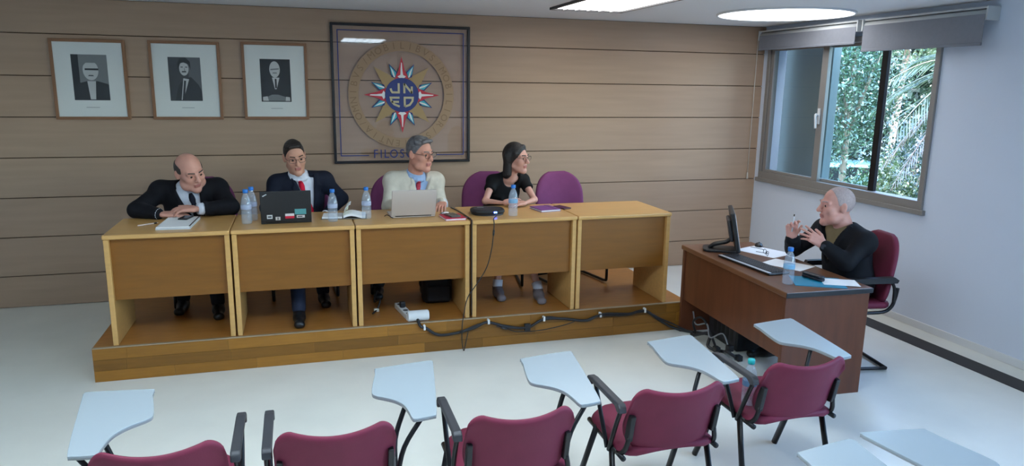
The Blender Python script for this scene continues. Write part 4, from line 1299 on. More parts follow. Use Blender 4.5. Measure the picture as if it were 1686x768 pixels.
def hair_field(H, kind, h=.0045):
    lo, hi = H.c - .24 * H.s, H.c + .22 * H.s
    if kind == 'bob': lo = H.c - .30 * H.s
    f = Field(lo, hi, h)
    q = H.s
    R, c = H.R, H.c
    def loc(X, Y, Z):
        x = ((X - c[0]) * R[0, 0] + (Y - c[1]) * R[1, 0] + (Z - c[2]) * R[2, 0]) / q / H.w
        y = ((X - c[0]) * R[0, 1] + (Y - c[1]) * R[1, 1] + (Z - c[2]) * R[2, 1]) / q
        z = ((X - c[0]) * R[0, 2] + (Y - c[1]) * R[1, 2] + (Z - c[2]) * R[2, 2]) / q
        return x, y, z
    def cut(fun, k=.006):
        f.fn(lambda X, Y, Z: -fun(*loc(X, Y, Z)) * q, lo, hi, k, 'sub')    # keep where fun<0
    if kind in ('short', 'grey'):
        g = .006 if kind == 'short' else .008
        f.ell(H.p(0, .012, .036), np.array([.074 * H.w + g - .003, .095 + g, .088 + g]) * q, R, .01)
        for i in range(26):          # tufts give the top an uneven outline
            a = i * 2.4; rr = .02 + .05 * ((i * 7) % 11) / 11
            f.ball(H.p(rr * math.cos(a), -.02 + rr * 1.1 * math.sin(a), (.110 if kind == 'short' else .113) + .004 * math.sin(i * 3.1) - rr * rr * 6), (.012 + .004 * math.sin(i * 1.9)) * q, .012)
        f.cone(H.p(-.038, -.064, .098), H.p(.038, -.066, .100), .014 * q, .014 * q, .015)
        ys = [-.12, -.088, -.070, -.055, -.040, -.02, .0, .03, .12]
        zc = [.106, .100, .094, .078, .048, .012, .006, -.035, -.062]
        cut(lambda x, y, z: (np.interp(y, ys, zc) - z) * .8)
    elif kind == 'bald':
        f.ell(H.p(0, .014, .030), np.array([.080 * H.w, .101, .092]) * q, R, .01)
        ys = [-.12, -.035, -.025, .0, .03, .12]
        zc = [.20, .06, .012, .008, -.040, -.062]
        zt = [-.2, -.01, .050, .062, .066, .070]
        cut(lambda x, y, z: (np.interp(y, ys, zc) - z) * .8)
        cut(lambda x, y, z: (z - np.interp(y, ys, zt)) * .8)
    elif kind == 'cropped':
        f.ell(H.p(0, .013, .034), np.array([.0765 * H.w, .0975, .0900]) * q, R, .01)
        ys = [-.12, -.05, -.034, -.02, .0, .03, .12]
        zc = [.20, .118, .066, .012, .008, -.040, -.062]
        cut(lambda x, y, z: (np.interp(y, ys, zc) - z) * .8)
    elif kind == 'bob':
        f.ell(H.p(0, .022, .036), np.array([.083, .102, .098]) * q, R, .01)
        for sx in (-1, 1):
            f.cone(H.p(sx * .070, .030, .03), H.p(sx * .080, .020, -.128), .026 * q, .024 * q, .02)
            f.cone(H.p(sx * .066, .045, .02), H.p(sx * .068, .05, -.142), .034 * q, .032 * q, .02)
            f.cone(H.p(.010 + sx * .008, -.055, .100), H.p(sx * .068, -.030, .045), .014 * q, .015 * q, .02)
            f.cone(H.p(sx * .072, -.030, .045), H.p(sx * .079, .005, -.02), .013 * q, .013 * q, .012)
        f.cone(H.p(0, .075, .02), H.p(0, .07, -.13), .05 * q, .045 * q, .03)
        # face opening
        f.ell(H.p(0, -.105, -.035), np.array([.068, .100, .105]) * q, R, .012, 'sub')
        f.ell(H.p(0, -.05, -.125), np.array([.060, .062, .07]) * q, R, .012, 'sub')
    return f.mesh('hair')

def hand_bones(wrist, d, nrm, side, curls, spread=.10, thumb=(.9, .35), sc=1.0):
    """returns list of cones. d: wrist->knuckles, nrm: palm normal, side: +1 thumb on cross(d,nrm) side"""
    d = unit(d); nrm = unit(V3(nrm) - d * np.dot(nrm, d)); lat = np.cross(d, nrm) * side     # towards thumb
    w = V3(wrist); out = []
    k_off = [.030, .010, -.010, -.029]        # index .. little
    lens = [.072, .080, .074, .058]
    rads = [.0088, .0092, .0088, .0078]
    for i in range(4):
        base = w + d * (.088 - .004 * abs(i - 1)) * sc + lat * k_off[i] * sc
        out.append((w + d * .012 * sc + lat * k_off[i] * .62 * sc, base, .0150 * sc, .0115 * sc, .010))
        ang = 0.0; p = base
        sp = spread * (1.0 - i * .66)
        dd = unit(d * math.cos(sp) + lat * math.sin(sp))
        c = curls[i] if isinstance(curls, (list, tuple)) else curls
        for j, fr in enumerate((.46, .30, .24)):
            ang += c * (1.0, 1.05, .7)[j]
            v = dd * math.cos(ang) + nrm * math.sin(ang)
            q = p + v * lens[i] * fr * sc * 1.03
            out.append((p, q, rads[i] * (1, .94, .88)[j] * sc, rads[i] * (.94, .88, .76)[j] * sc, .003))
            p = q
    tb = w + d * .022 * sc + lat * .026 * sc
    a, b = thumb
    v1 = unit(d * math.cos(a) + lat * math.sin(a) + nrm * b)
    t1 = tb + v1 * .040 * sc
    v2 = unit(d * math.cos(a * .55) + lat * math.sin(a * .55) + nrm * b * 1.3)
    t2 = t1 + v2 * .032 * sc
    t3 = t2 + unit(v2 + d * .2) * .024 * sc
    out += [(tb - v1 * .01, t1, .0150 * sc, .0115 * sc, .010), (t1, t2, .0110 * sc, .0098 * sc, .003), (t2, t3, .0098 * sc, .0082 * sc, .003)]
    return out

def make_person(sp):
    H = sp['head']; hip, chest, nb = V3(sp['hip']), V3(sp['chest']), V3(sp['neck'])
    fw = unit((*sp['face'], 0.0))
    U = unit(nb - hip); Fw = unit(fw - U * np.dot(fw, U)); Lf = np.cross(U, Fw)
    RT = np.stack([Lf, -Fw, U], 1)
    belly = hip * .5 + chest * .5 + Fw * .02
    bw = sp.get('build', 1.0)
    def torso(f, g, shoulder=True, low=True):
        if low: f.ell(hip + U * .03, np.array([.165, .12, .13]) * bw, RT, .03, grow=g)
        f.ell(belly, np.array([.150, .115, .17]) * bw, RT, .05, grow=g)
        f.ell(chest, np.array([.165, .115, .17]) * bw, RT, .05, grow=g)
        if shoulder:
            for k in ('L', 'R'):
                sh = V3(sp['sh' + k])
                f.cone(nb + U * -.015, sh, .050 + g, .052 * bw + g, .04)
    def arm(f, k, g, to=1.0, k1=.02):
        sh, el, wr = V3(sp['sh' + k]), V3(sp['el' + k]), V3(sp['wr' + k])
        f.ball(sh, .056 * bw + g, .03)
        f.cone(sh, el, .050 * bw + g, .040 * bw + g, k1)
        f.cone(el, el + (wr - el) * to, .040 * bw + g, (.040 + (.027 - .040) * to) * bw + g, k1)
    def legs(f, g, to=1.0):
        for k in ('L', 'R'):
            hp_ = hip + Lf * (.085 if k == 'L' else -.085) - U * .02
            kn, an = V3(sp['kn' + k]), V3(sp['an' + k])
            f.cone(hp_, kn, .078 + g, .056 + g, .03)
            f.cone(kn, kn + (an - kn) * to, .054 + g, (.054 + (.038 - .054) * to) + g, .02)
    pts = np.array([V3(sp[k]) for k in ('hip', 'chest', 'neck', 'shL', 'shR', 'elL', 'elR', 'wrL', 'wrR', 'knL', 'knR', 'anL', 'anR')] + [H.c])
    lo, hi = pts.min(0) - .17, pts.max(0) + .17
    up_lo = np.array([lo[0], lo[1], hip[2] - .20])
    # --- body (skin), one continuous surface
    f = Field(lo, hi, sp.get('res', .0055))
    torso(f, -.02); legs(f, -.012)
    for k in ('L', 'R'):
        arm(f, k, -.010)
        if k in sp['hands']:
            for (a, b, r1, r2, kk) in hand_bones(V3(sp['wr' + k]), *sp['hands'][k]):
                f.cone(a, b, r1, r2, kk)
    H.skin(f); H.neck(f, nb - U * .02)
    body = link('person', f.mesh('person'), [sp['skin'], sp['lip']])
    me = body.data
    C = np.empty(len(me.polygons) * 3, np.float32); me.polygons.foreach_get('center', C); C = H.local(C.reshape(-1, 3))
    lip = ((np.abs(C[:, 0]) < .023) & (np.abs(C[:, 2] + .0595) < .0125 - .2 * np.abs(C[:, 0]) * .4) & (C[:, 1] < -.085))
    me.polygons.foreach_set('material_index', lip.astype(np.int32))
    tag(body, sp['label'], 'person')
    def child(nm, me_, mt): return link(nm, me_, mt, body, smooth=True)
    # --- eyes and brows
    for sx in (-1, 1):
        e = MB(); gaze = sp.get('gaze', 0.0)
        ec_ = H.p(sx * .031, -.0785, .0090)
        r_ = .0120 * H.s
        fwd = H.R @ unit((math.sin(gaze), -math.cos(gaze), -.05))
        rt = unit(np.cross(fwd, H.R[:, 2])); upv = np.cross(rt, fwd)
        faces_iris = []
        NS, NT = 14, 9
        for i in range(NT + 1):
            th = PI * i / NT
            for j in range(NS):
                ph_ = 2 * PI * j / NS
                e.v.append(tuple(ec_ + r_ * (fwd * math.cos(th) + (rt * math.cos(ph_) + upv * math.sin(ph_)) * math.sin(th))))
        for i in range(NT):
            for j in range(NS):
                e.f.append((i * NS + j, i * NS + (j + 1) % NS, (i + 1) * NS + (j + 1) % NS, (i + 1) * NS + j)); faces_iris.append(1 if i < 3 else 0)
        me_ = bpy.data.meshes.new('eye'); me_.from_pydata(e.v, [], e.f); me_.update()
        me_.polygons.foreach_set('material_index', faces_iris)
        child('eye', me_, [M_eyew, M_eyei])
        br = crom([H.p(sx * .013, -.0990, .0325), H.p(sx * .030, -.0955, .0365), H.p(sx * .048, -.0800, .0345)], 5)
        child('eyebrow', MB().tube([tuple(p) for p in br], sp.get('brow', .0036) * H.s, 6).mesh('eyebrow'), sp['hairmat'])
    if sp.get('hair'): child('hair', hair_field(H, sp['hair']), sp['hairmat'])
    if sp.get('glasses'):
        gm = glasses_mesh(r=.0015)
        for v in gm.vertices:
            v.co = Vector(H.p(v.co.x * 1.0 / 1.0, v.co.y - .108 + .0, v.co.z + .010))
        child('glasses', gm, sp['glasses'])
    # --- clothes
    top = sp['top']
    if top in ('suit', 'jacket'):
        sf = Field(np.maximum(up_lo, np.minimum(np.minimum(chest, nb), hip) - .26), np.maximum(np.maximum(chest, nb), hip) + np.array([.26, .26, .14]), .0065)
        torso(sf, .004)
        if top == 'suit' or sp.get('collar'):   # shirt collar
            for i in range(14):
                a = PI * 2 * i / 14
                o = Lf * math.cos(a) * .062 * H.s - Fw * math.sin(a) * .060 * H.s
                tilt = .012 * (1 if math.sin(a) > 0 else -.6)
                sf.ball(nb + U * (.022 + tilt) + o + Fw * .012, .013, .012)
            H.neck(sf, nb, .054, .004)
            cut_c = nb + U * .052
            sf.fn(lambda X, Y, Z: -((X - cut_c[0]) * U[0] + (Y - cut_c[1]) * U[1] + (Z - cut_c[2]) * U[2]), nb - .16, nb + .2, .004, 'sub')
        shirt = child('shirt', sf.mesh('shirt'), sp['shirt'])
        jf = Field(up_lo, np.array([hi[0], hi[1], nb[2] + .14]), .0065)
        torso(jf, .022)
        for k in ('L', 'R'):
            sh = V3(sp['sh' + k])
            jf.cone(nb - U * .02 + Lf * (.03 if k == 'L' else -.03), sh + U * .014, .052, .066 * bw, .035)
            arm(jf, k, .014, sp.get('sleeve', .93), .025)
            # wrinkles at the elbow
            el = V3(sp['el' + k]); shv = unit(V3(sp['sh' + k]) - el); wv = unit(V3(sp['wr' + k]) - el)
            for i in range(3):
                for dv in (shv, wv):
                    jf.ball(el + dv * (.03 + .035 * i), (.056 - .003 * i) * bw, .008)
        # cut the neck hole and the V opening
        jf.cone(nb - U * .05 + Fw * .012, nb + U * .2 + Fw * .02, .066 * H.s, .085 * H.s, .01, 'sub')
        vb = V3(sp['vbot']) if 'vbot' in sp else hip * .45 + chest * .55
        Lv = float(np.dot(nb - vb, U)); vw = sp.get('vw', .072)
        tw = sp.get('vshift', 0.0)
        def coords(X, Y, Z):
            a = (X - vb[0]) * Lf[0] + (Y - vb[1]) * Lf[1] + (Z - vb[2]) * Lf[2]
            b = (X - vb[0]) * Fw[0] + (Y - vb[1]) * Fw[1] + (Z - vb[2]) * Fw[2]
            c_ = (X - vb[0]) * U[0] + (Y - vb[1]) * U[1] + (Z - vb[2]) * U[2]
            return a, b, c_
        def wedge(X, Y, Z):
            a, b, c_ = coords(X, Y, Z)
            wv = vw * np.clip(c_ / Lv, 0, 1.15)
            return np.maximum(np.maximum(np.abs(a - tw * (1 - c_ / Lv)) - wv, -c_), .02 - b)
        # lapels
        sl, X, Y, Z = jf.block(up_lo, hi)
        a, b, c_ = coords(X, Y, Z)
        wv = vw * np.clip(c_ / Lv, 0, 1.15)
        lapw = .055 * np.clip(c_ / Lv * 1.6, 0.0, 1.0) * np.clip((Lv * 1.05 - c_) / .05, .55, 1)
        dist = np.abs(a - tw * (1 - c_ / Lv)) - wv
        mask = (np.clip((lapw - dist) / .006, 0, 1) * np.clip((dist + .004) / .004, 0, 1) * (b > .0) * (c_ > 0) * np.clip((Lv + .06 - c_) / .01, 0, 1)).astype(np.float32)
        jf.D[sl] -= .0065 * mask
        jf.fn(wedge, up_lo, hi, .004, 'sub')
        # collar roll behind the neck
        for i in range(-5, 6):
            t = PI / 2 + i * .26
            o = Lf * math.cos(t) * .078 * H.s - Fw * math.sin(t) * .075 * H.s
            jf.ball(nb + U * (.018 - .010 * abs(i) / 5) + o + Fw * .012, .016, .012)
        jk = child('jacket', jf.mesh('jacket'), sp['jacket'])
        if top == 'suit':   # shirt cuffs
            for k in ('L', 'R'):
                el, wr = V3(sp['el' + k]), V3(sp['wr' + k])
                t = sp.get('sleeve', .93)
                a0, a1 = el + (wr - el) * (t - .03), el + (wr - el) * min(1.03, t + .10)
                rr = .034 * bw + .004
                child('cuff', MB().tube([tuple(a0), tuple(a1)], [rr + .004, rr], 16).mesh('cuff'), sp['shirt'])
        if sp.get('tie'):
            tpts = []
            ta, tb_ = nb + U * .012, vb - U * sp.get('tielen', .02)
            for i in range(15):
                t = i / 14
                p0 = ta + (tb_ - ta) * t + Lf * tw * t
                hitp = sf.march(p0 + Fw * .25, -Fw)
                q = hitp if hitp is not None else p0 + Fw * .1
                tpts.append(q + Fw * .007)
            mb = MB()
            wid = [.010 + .004 * 0] + [.017, .019, .014] + [.017 + .020 * (i / 10) for i in range(11)]
            N = len(tpts)
            for i, q in enumerate(tpts):
                w_ = wid[i] * 1.15
                th = .012 if i < 3 else .005
                for (sx, sy) in ((-1, -.4), (-.7, .7), (0, 1), (.7, .7), (1, -.4), (0, -1)):
                    mb.v.append(tuple(q + Lf * sx * w_ + Fw * sy * th))
            for i in range(N - 1):
                for k in range(6):
                    k2 = (k + 1) % 6
                    mb.f.append((i * 6 + k, i * 6 + k2, (i + 1) * 6 + k2, (i + 1) * 6 + k))
            mb.f.append(tuple(range(6))); mb.f.append(tuple((N - 1) * 6 + k for k in range(6))[::-1])
            child('tie', mb.mesh('tie'), sp['tie'])
    else:
        tf = Field(up_lo, np.array([hi[0], hi[1], nb[2] + .10]), .006)
        torso(tf, .006)
        for sx in (-1, 1): tf.ell(chest + Lf * sx * .068 + Fw * .075 - U * .035, (.058, .05, .055), RT, .03)
        for k in ('L', 'R'):
            sh, el = V3(sp['sh' + k]), V3(sp['el' + k])
            tf.ball(sh, .058 * bw, .03)
            tf.cone(sh, sh + (el - sh) * .42, .056 * bw, .056 * bw, .02)
            ce = sh + (el - sh) * .46; dv = unit(el - sh)
            tf.fn(lambda X, Y, Z, ce=ce, dv=dv: -((X - ce[0]) * dv[0] + (Y - ce[1]) * dv[1] + (Z - ce[2]) * dv[2]) , ce - .10, ce + .10, .003, 'sub')
        tf.cone(nb - U * .015 + Fw * .03, nb + U * .2 + Fw * .03, .072, .11, .012, 'sub')
        tf.ell(nb + Fw * .085 - U * .02, (.062, .06, .055), RT, .012, 'sub')
        child('t_shirt', tf.mesh('t_shirt'), sp['jacket'])
    # --- trousers, shoes
    lf = Field(np.array([lo[0], lo[1], lo[2]]), np.array([hi[0], hi[1], hip[2] + .14]), .010)
    lf.ell(hip + U * .0, np.array([.175, .13, .13]) * bw, RT, .03)
    legs(lf, .010, sp.get('trlen', .97))
    child('trousers', lf.mesh('trousers'), sp['trousers'])
    for k in ('L', 'R'):
        an = V3(sp['an' + k]); td = unit((*sp['toe' + k], 0.0)); fz = an[2] - .085
        shf = Field(an - .30, an + .30, .007)
        z0 = np.array([0, 0, 1.0])
        heel = an - td * .035; heel[2] = fz + .035
        toe = an + td * .150; toe[2] = fz + .026
        mid = an + td * .05; mid[2] = fz + .042
        shf.cone(heel, mid, .034, .040, .02); shf.cone(mid, toe, .040, .026, .02)
        shf.cone(toe + np.cross(td, z0) * .012, toe - np.cross(td, z0) * .012, .026, .026, .015)
        shf.cone(an + z0 * -.01, mid - td * .03, .042, .040, .02)
        shf.fn(lambda X, Y, Z: -(fz + .004 - Z), an - .3, an + .3, 0, 'sub') if False else None
        shf.fn(lambda X, Y, Z: (Z - (fz + .003)), an - .3, an + .3, .0, 'sub')
        shf.fn(lambda X, Y, Z: -(Z - (an[2] + .012)), an - .3, an + .3, .0, 'sub')
        sho = child('shoe', shf.mesh('shoe'), sp['shoes'])
        if sp.get('socks'):
            kn = V3(sp['kn' + k])
            child('sock', MB().tube([tuple(an + unit(an - kn) * .01), tuple(an + unit(kn - an) * .055)], [.040, .041], 14).mesh('sock'), sp['socks'])
    return body

M_eyew = mat('eye_white', S(170, 156, 150), .3)  # sclera greyed: shadow of the eye sockets put into the colour
M_eyei = mat('eye_iris', S(36, 26, 22), .2)
def skin(name, c): return mat(name, S(*c), .52, noise=.05, nscale=30, sss=.12, spec=.35, bump=.04, bscale=180)
SK1 = skin('skin_pink', (206, 150, 132)); SK2 = skin('skin_tan', (200, 148, 124)); SK3 = skin('skin_warm', (206, 146, 124)); SK4 = skin('skin_olive', (204, 152, 134)); SK5 = skin('skin_ruddy', (208, 152, 138))
LIP = mat('lips', S(178, 112, 102), .5)
HB = mat('hair_black', S(30, 25, 24), .5, noise=.3, nscale=60, bump=.5, bscale=120)
HD = mat('hair_dark_brown', S(34, 26, 23), .55, noise=.3, nscale=60, bump=.6, bscale=120)
HG = mat('hair_grey', S(104, 102, 104), .55, noise=.35, nscale=40, bump=.6, bscale=120)
HD1 = mat('hair_dark_grey', S(62, 54, 50), .6, noise=.3, nscale=60, bump=.5, bscale=150)
HW = mat('hair_white', S(182, 164, 162), .7, noise=.12, nscale=80, bump=.4, bscale=220)
def cloth(n, c, b=.25): return mat(n, S(*c), .8, noise=.06, nscale=20, bump=b, bscale=14, spec=.25)
SUIT1 = cloth('suit_black', (17, 17, 23)); SUIT2 = cloth('suit_navy', (22, 27, 42)); SUIT3 = cloth('jacket_cream', (206, 198, 182), .5); TOP4 = cloth('top_black', (13, 13, 15)); SUIT5 = cloth('jacket_black', (16, 17, 22))
SHW = cloth('shirt_white', (216, 220, 230), .15); SHB = cloth('shirt_blue', (150, 174, 208), .15); SHK = cloth('shirt_khaki', (128, 112, 82), .2)
TIE1 = cloth('tie_dark', (26, 30, 44), .1); TIE2 = cloth('tie_red', (214, 30, 62), .1); TIE3 = mat('tie_red_pattern', S(186, 58, 78), .6, noise=.45, nscale=90)
TR1 = cloth('trousers_dark', (26, 27, 34)); TR2 = cloth('trousers_navy', (30, 36, 54)); TR3 = cloth('trousers_charcoal', (44, 42, 44)); TR4 = cloth('trousers_black', (26, 26, 28))
SHO = mat('shoe_black', S(22, 22, 24), .35); SHOG = mat('shoe_grey', S(112, 102, 104), .7, noise=.08, nscale=60)
M_gold = mat('glasses_wire', S(70, 62, 58), .35, metal=.6)

Z0 = HP + .085
P1 = dict(label='bald man in a black suit with clasped hands on the table', face=(.12, -1), build=1.08,
    hip=(-1.46, -.92, .78), chest=(-1.52, -1.07, 1.015), neck=(-1.530, -1.13, 1.150),
    head=Head((-1.505, -1.225, 1.278), rotm(.62, .30, -.20), 1.10, 1.05, .006),
    shL=(-1.340, -1.075, 1.128), shR=(-1.728, -1.085, 1.120), elL=(-1.235, -1.27, 1.020), elR=(-1.865, -1.28, 1.020),
    wrL=(-1.458, -1.412, 1.034), wrR=(-1.688, -1.400, 1.002),
    hands={'R': ((1, -.06, -.02), (0, .10, -1), 1, .10, .12, (.7, .0), 1.08), 'L': ((-1, -.06, .05), (0, .25, -1), -1, [.26, .30, .33, .38], .22, (.7, .1), 1.08)},
    knL=(-1.38, -1.36, .70), knR=(-1.58, -1.34, .70), anL=(-1.36, -1.36, Z0), anR=(-1.62, -1.18, Z0), toeL=(.1, -1), toeR=(-.1, -1),
    skin=SK1, lip=LIP, hair='bald', hairmat=HD1, top='suit', jacket=SUIT1, shirt=SHW, tie=TIE1, trousers=TR1, shoes=SHO, sleeve=.84, vw=.070, gaze=.3)
P2 = dict(label='man in a navy suit and red tie behind the black laptop', face=(.10, -1), build=.98,
    hip=(-.74, -.93, .78), chest=(-.735, -1.03, 1.04), neck=(-.745, -1.09, 1.205),
    head=Head((-.768, -1.175, 1.372), rotm(.20, .24, -.12), 1.04, .95),
    shL=(-.555, -1.06, 1.165), shR=(-.905, -1.07, 1.150), elL=(-.425, -1.02, 1.020), elR=(-.985, -1.16, .985),
    wrL=(-.555, -1.22, .925), wrR=(-.89, -1.40, 1.015),
    hands={'R': ((.15, -1, -.05), (0, .0, -1), 1, .35, .1, (.7, .2), 1.0), 'L': ((-.8, -.3, -.4), (-.3, .9, -.2), 1, .4, .1, (.7, .2), 1.0)},
    knL=(-.63, -1.34, .70), knR=(-.79, -1.40, .70), anL=(-.60, -1.25, Z0), anR=(-.785, -1.69, Z0), toeL=(.1, -1), toeR=(0, -1),
    skin=SK2, lip=LIP, hair='short', hairmat=HD, top='suit', jacket=SUIT2, shirt=SHW, tie=TIE2, trousers=TR2, shoes=SHO, glasses=M_gold, sleeve=.90, vw=.066, vshift=.04, tielen=.05, gaze=-.1,
    vbot=(-.70, -1.0, .93))
P3 = dict(label='grey-haired man in a cream jacket and red tie behind the silver laptop', face=(.30, -1), build=1.03,
    hip=(.06, -.94, .78), chest=(.125, -1.05, 1.03), neck=(.160, -1.11, 1.190),
    head=Head((.186, -1.195, 1.386), rotm(.68, .14, -.05), 1.10, 1.0, .004),
    shL=(.330, -1.06, 1.140), shR=(-.020, -1.10, 1.155), elL=(.365, -1.13, .950), elR=(-.065, -1.19, .965),
    wrL=(.335, -1.37, 1.010), wrR=(-.005, -1.44, 1.020),
    hands={'R': ((.35, -1, -.08), (0, -.1, -1), 1, .35, .1, (.7, .2), 1.02), 'L': ((-.35, -1, -.08), (0, -.1, -1), -1, .35, .1, (.7, .2), 1.02)},
    knL=(.20, -1.34, .70), knR=(-.06, -1.32, .70), anL=(.21, -1.22, Z0), anR=(-.16, -1.14, Z0), toeL=(.1, -1), toeR=(-.1, -1),
    skin=SK3, lip=LIP, hair='grey', hairmat=HG, top='suit', jacket=SUIT3, shirt=SHB, tie=TIE3, trousers=TR3, shoes=SHO, glasses=M_gold, sleeve=.88, vw=.064, tielen=.04, gaze=.2,
    vbot=(.14, -1.04, .94))
P4 = dict(label='woman in a black short-sleeved top with dark bobbed hair and glasses', face=(.25, -1), build=.86,
    hip=(.85, -.95, .77), chest=(.925, -1.04, 1.03), neck=(.960, -1.110, 1.185),
    head=Head((.995, -1.180, 1.338), rotm(.70, .06, -.04), 1.0, .97),
    shL=(1.090, -1.07, 1.140), shR=(.815, -1.10, 1.140), elL=(1.135, -1.25, .995), elR=(.715, -1.24, .995),
    wrL=(1.00, -1.42, .997), wrR=(.835, -1.375, .997),
    hands={'R': ((.9, -.35, .25), (.2, .35, -1), 1, [.25, .4, .5, .55], .14, (.6, .2), .9), 'L': ((-.9, -.25, .0), (0, .2, -1), -1, .3, .1, (.6, .2), .9)},
    knL=(1.02, -1.36, .69), knR=(.82, -1.34, .69), anL=(1.075, -1.57, Z0), anR=(.775, -1.42, Z0), toeL=(-.12, -1), toeR=(-.05, -1),
    skin=SK4, lip=LIP, hair='bob', hairmat=HB, top='tee', jacket=TOP4, shirt=SHW, trousers=TR4, shoes=SHOG, socks=SHW, trlen=.45, glasses=M_gold, gaze=.2)
P5 = dict(label='grey-haired man in a black jacket gesturing with both hands at the dark desk', face=(-1, .12), build=1.06,
    hip=(3.02, -2.80, .57), chest=(2.985, -2.775, .815), neck=(2.965, -2.755, .955),
    head=Head((2.905, -2.722, 1.118), rotm(math.radians(-106), .02, 0), 1.12, 1.02, .006),
    shL=(2.975, -2.945, .895), shR=(2.945, -2.575, .915), elL=(2.800, -2.985, .775), elR=(2.735, -2.520, .775),
    wrL=(2.700, -2.868, .880), wrR=(2.640, -2.607, .880),
    hands={'L': ((-.55, .55, .48), (.25, .75, -.5), -1, [.10, .16, .24, .34], .22, (.9, .35), 1.08), 'R': ((-.10, -.05, 1), (-.35, -.9, 0), 1, [.55, .75, .85, .9], .08, (.35, .7), 1.08)},
    knL=(2.60, -2.90, .53), knR=(2.60, -2.66, .53), anL=(2.58, -2.90, .085), anR=(2.52, -2.64, .085), toeL=(-1, -.1), toeR=(-1, .1),
    skin=SK5, lip=LIP, hair='cropped', hairmat=HW, top='jacket', jacket=SUIT5, shirt=SHK, trousers=TR1, shoes=SHO, sleeve=.88, vw=.095, vbot=(2.98, -2.77, .72), collar=False, gaze=0, brow=.003)
P3['skin'] = SK3
people = [make_person(p) for p in (P1, P2, P3, P4, P5)]
# wrist watch of the man at the desk
el, wr = V3(P5['elL']), V3(P5['wrL'])
ax = unit(wr - el)
wp = el + (wr - el) * .95
wt = MB().tube([tuple(wp - ax * .011), tuple(wp + ax * .011)], .036, 18).build('watch_strap', M_black, people[4], smooth=False)
side = unit(np.cross(ax, (0, 0, 1.0)))
if np.dot(side, (-.6, -.75, .2)) < 0: side = -side
MB().tube([tuple(wp + side * .033), tuple(wp + side * .043)], .018, 18).build('watch_dial', mat('watch_dial', S(70, 72, 78), .25, metal=.5), wt)
# pen held upright by the right hand
hr = V3(P5['wrR'])
pen2 = MB().tube([tuple(hr + V3(-.045, -.055, .055)), tuple(hr + V3(-.035, -.050, .125)), tuple(hr + V3(-.030, -.046, .165))], [.004, .004, .004], 8).build('pen', mat('pen_clear', S(206, 208, 214), .3), smooth=True)
MB().tube([tuple(hr + V3(-.030, -.046, .165)), tuple(hr + V3(-.029, -.045, .180))], .0042, 8).build('pen_cap', M_black, pen2, smooth=True)
tag(pen2, 'thin pale pen held up by the man at the dark desk', 'pen')

# ------------------------------------------------------------------ outside the window
GZ = -1.35
M_ground = mat('asphalt', S(92, 90, 86), .9, noise=.15, nscale=3)
struct(MB().box((XR + .22, -30, GZ - .3), (70, 60, GZ)).build('ground', M_ground))
struct(MB().box((4.43, -.72, GZ), (4.52, .9, 3.6)).build('exterior_wall_fin', mat('render_grey', S(104, 112, 112), .9)))
struct(MB().box((XR + .22, -2.62, GZ), (5.9, -2.44, 3.6)).build('exterior_wall_fin', MATS['render_grey']))  # unseen fin, added to keep side daylight off the back wall
L1 = leaf_mat('leaf_mid', S(22, 50, 34), S(62, 92, 60))
L2 = leaf_mat('leaf_dark', S(14, 36, 26), S(42, 72, 50))
L3 = leaf_mat('leaf_bright', S(40, 70, 36), S(96, 116, 70))
L4 = leaf_mat('leaf_palm', S(34, 62, 38), S(96, 110, 70))
L5 = leaf_mat('leaf_dry', S(84, 66, 52), S(124, 104, 84))
M_bark = mat('bark', S(110, 96, 84), .9, noise=.3, nscale=8, bump=.6, bscale=20)
def foliage(rs, c, r, n, size, mt, parent, shell=.55, clumps=40):
    rs = np.random.RandomState(rs)
    c = np.array(c); r = np.array(r)
    cl = rs.normal(size=(clumps, 3)); cl /= np.linalg.norm(cl, axis=1)[:, None]
    cl *= (rs.uniform(shell, 1, clumps) ** .5)[:, None]
    idx = rs.randint(0, clumps, n)
    p = cl[idx] + rs.normal(size=(n, 3)) * .16
    p = c + p * r
    d = rs.normal(size=(n, 3)); d[:, 2] -= .2; d /= np.linalg.norm(d, axis=1)[:, None]
    e = np.cross(d, rs.normal(size=(n, 3))); e /= np.linalg.norm(e, axis=1)[:, None]
    s = size * rs.uniform(.6, 1.3, n)[:, None]
    q = np.stack([p - d * s, p + e * s * .42, p + d * s, p - e * s * .42], 1).reshape(-1, 3)
    me = bpy.data.meshes.new('foliage')
    me.from_pydata(q.tolist(), [], np.arange(4 * n).reshape(-1, 4).tolist())
    me.update()
    o = link('foliage', me, mt, parent)
    o['kind'] = 'stuff'
    return o
def tree(name, rs, base, c, r, n, size, mt, label, cat, trunk=.12, group=None, clumps=40, shell=.55):
    o = empty(name, (base[0], base[1], GZ))
    b = np.array([base[0], base[1], GZ])
    foliage(rs, np.array(c) - b, r, n, size, mt, o, shell, clumps)
    cc = np.array(c) - b
    t = MB().tube(crom([(0, 0, 0), (.05, .03, cc[2] * .4), (cc[0] * .6, cc[1] * .6, cc[2] * .8), tuple(cc + np.array([0, 0, r[2] * .5]))], 5), [trunk * (1 - .035 * i) for i in range(16)], 10).build('trunk', M_bark, o, smooth=True)
    for k in range(5):
        a = k * 1.3 + rs
        MB().tube([tuple(cc * .75), tuple(cc + np.array([math.cos(a) * r[0] * .6, math.sin(a) * r[1] * .6, r[2] * (.1 + .12 * k)]))], [trunk * .45, trunk * .12], 7).build('branch', M_bark, o, smooth=True)
    tag(o, label, cat, group)
    return o
tree('leafy_tree', 1, (8.9, 4.1), (8.95, 4.1, 1.95), (.85, .85, 1.35), 16000, .036, L1, 'leafy green tree seen through the tinted window pane, above the car', 'tree', .08, 'trees outside the window', 90, .3)
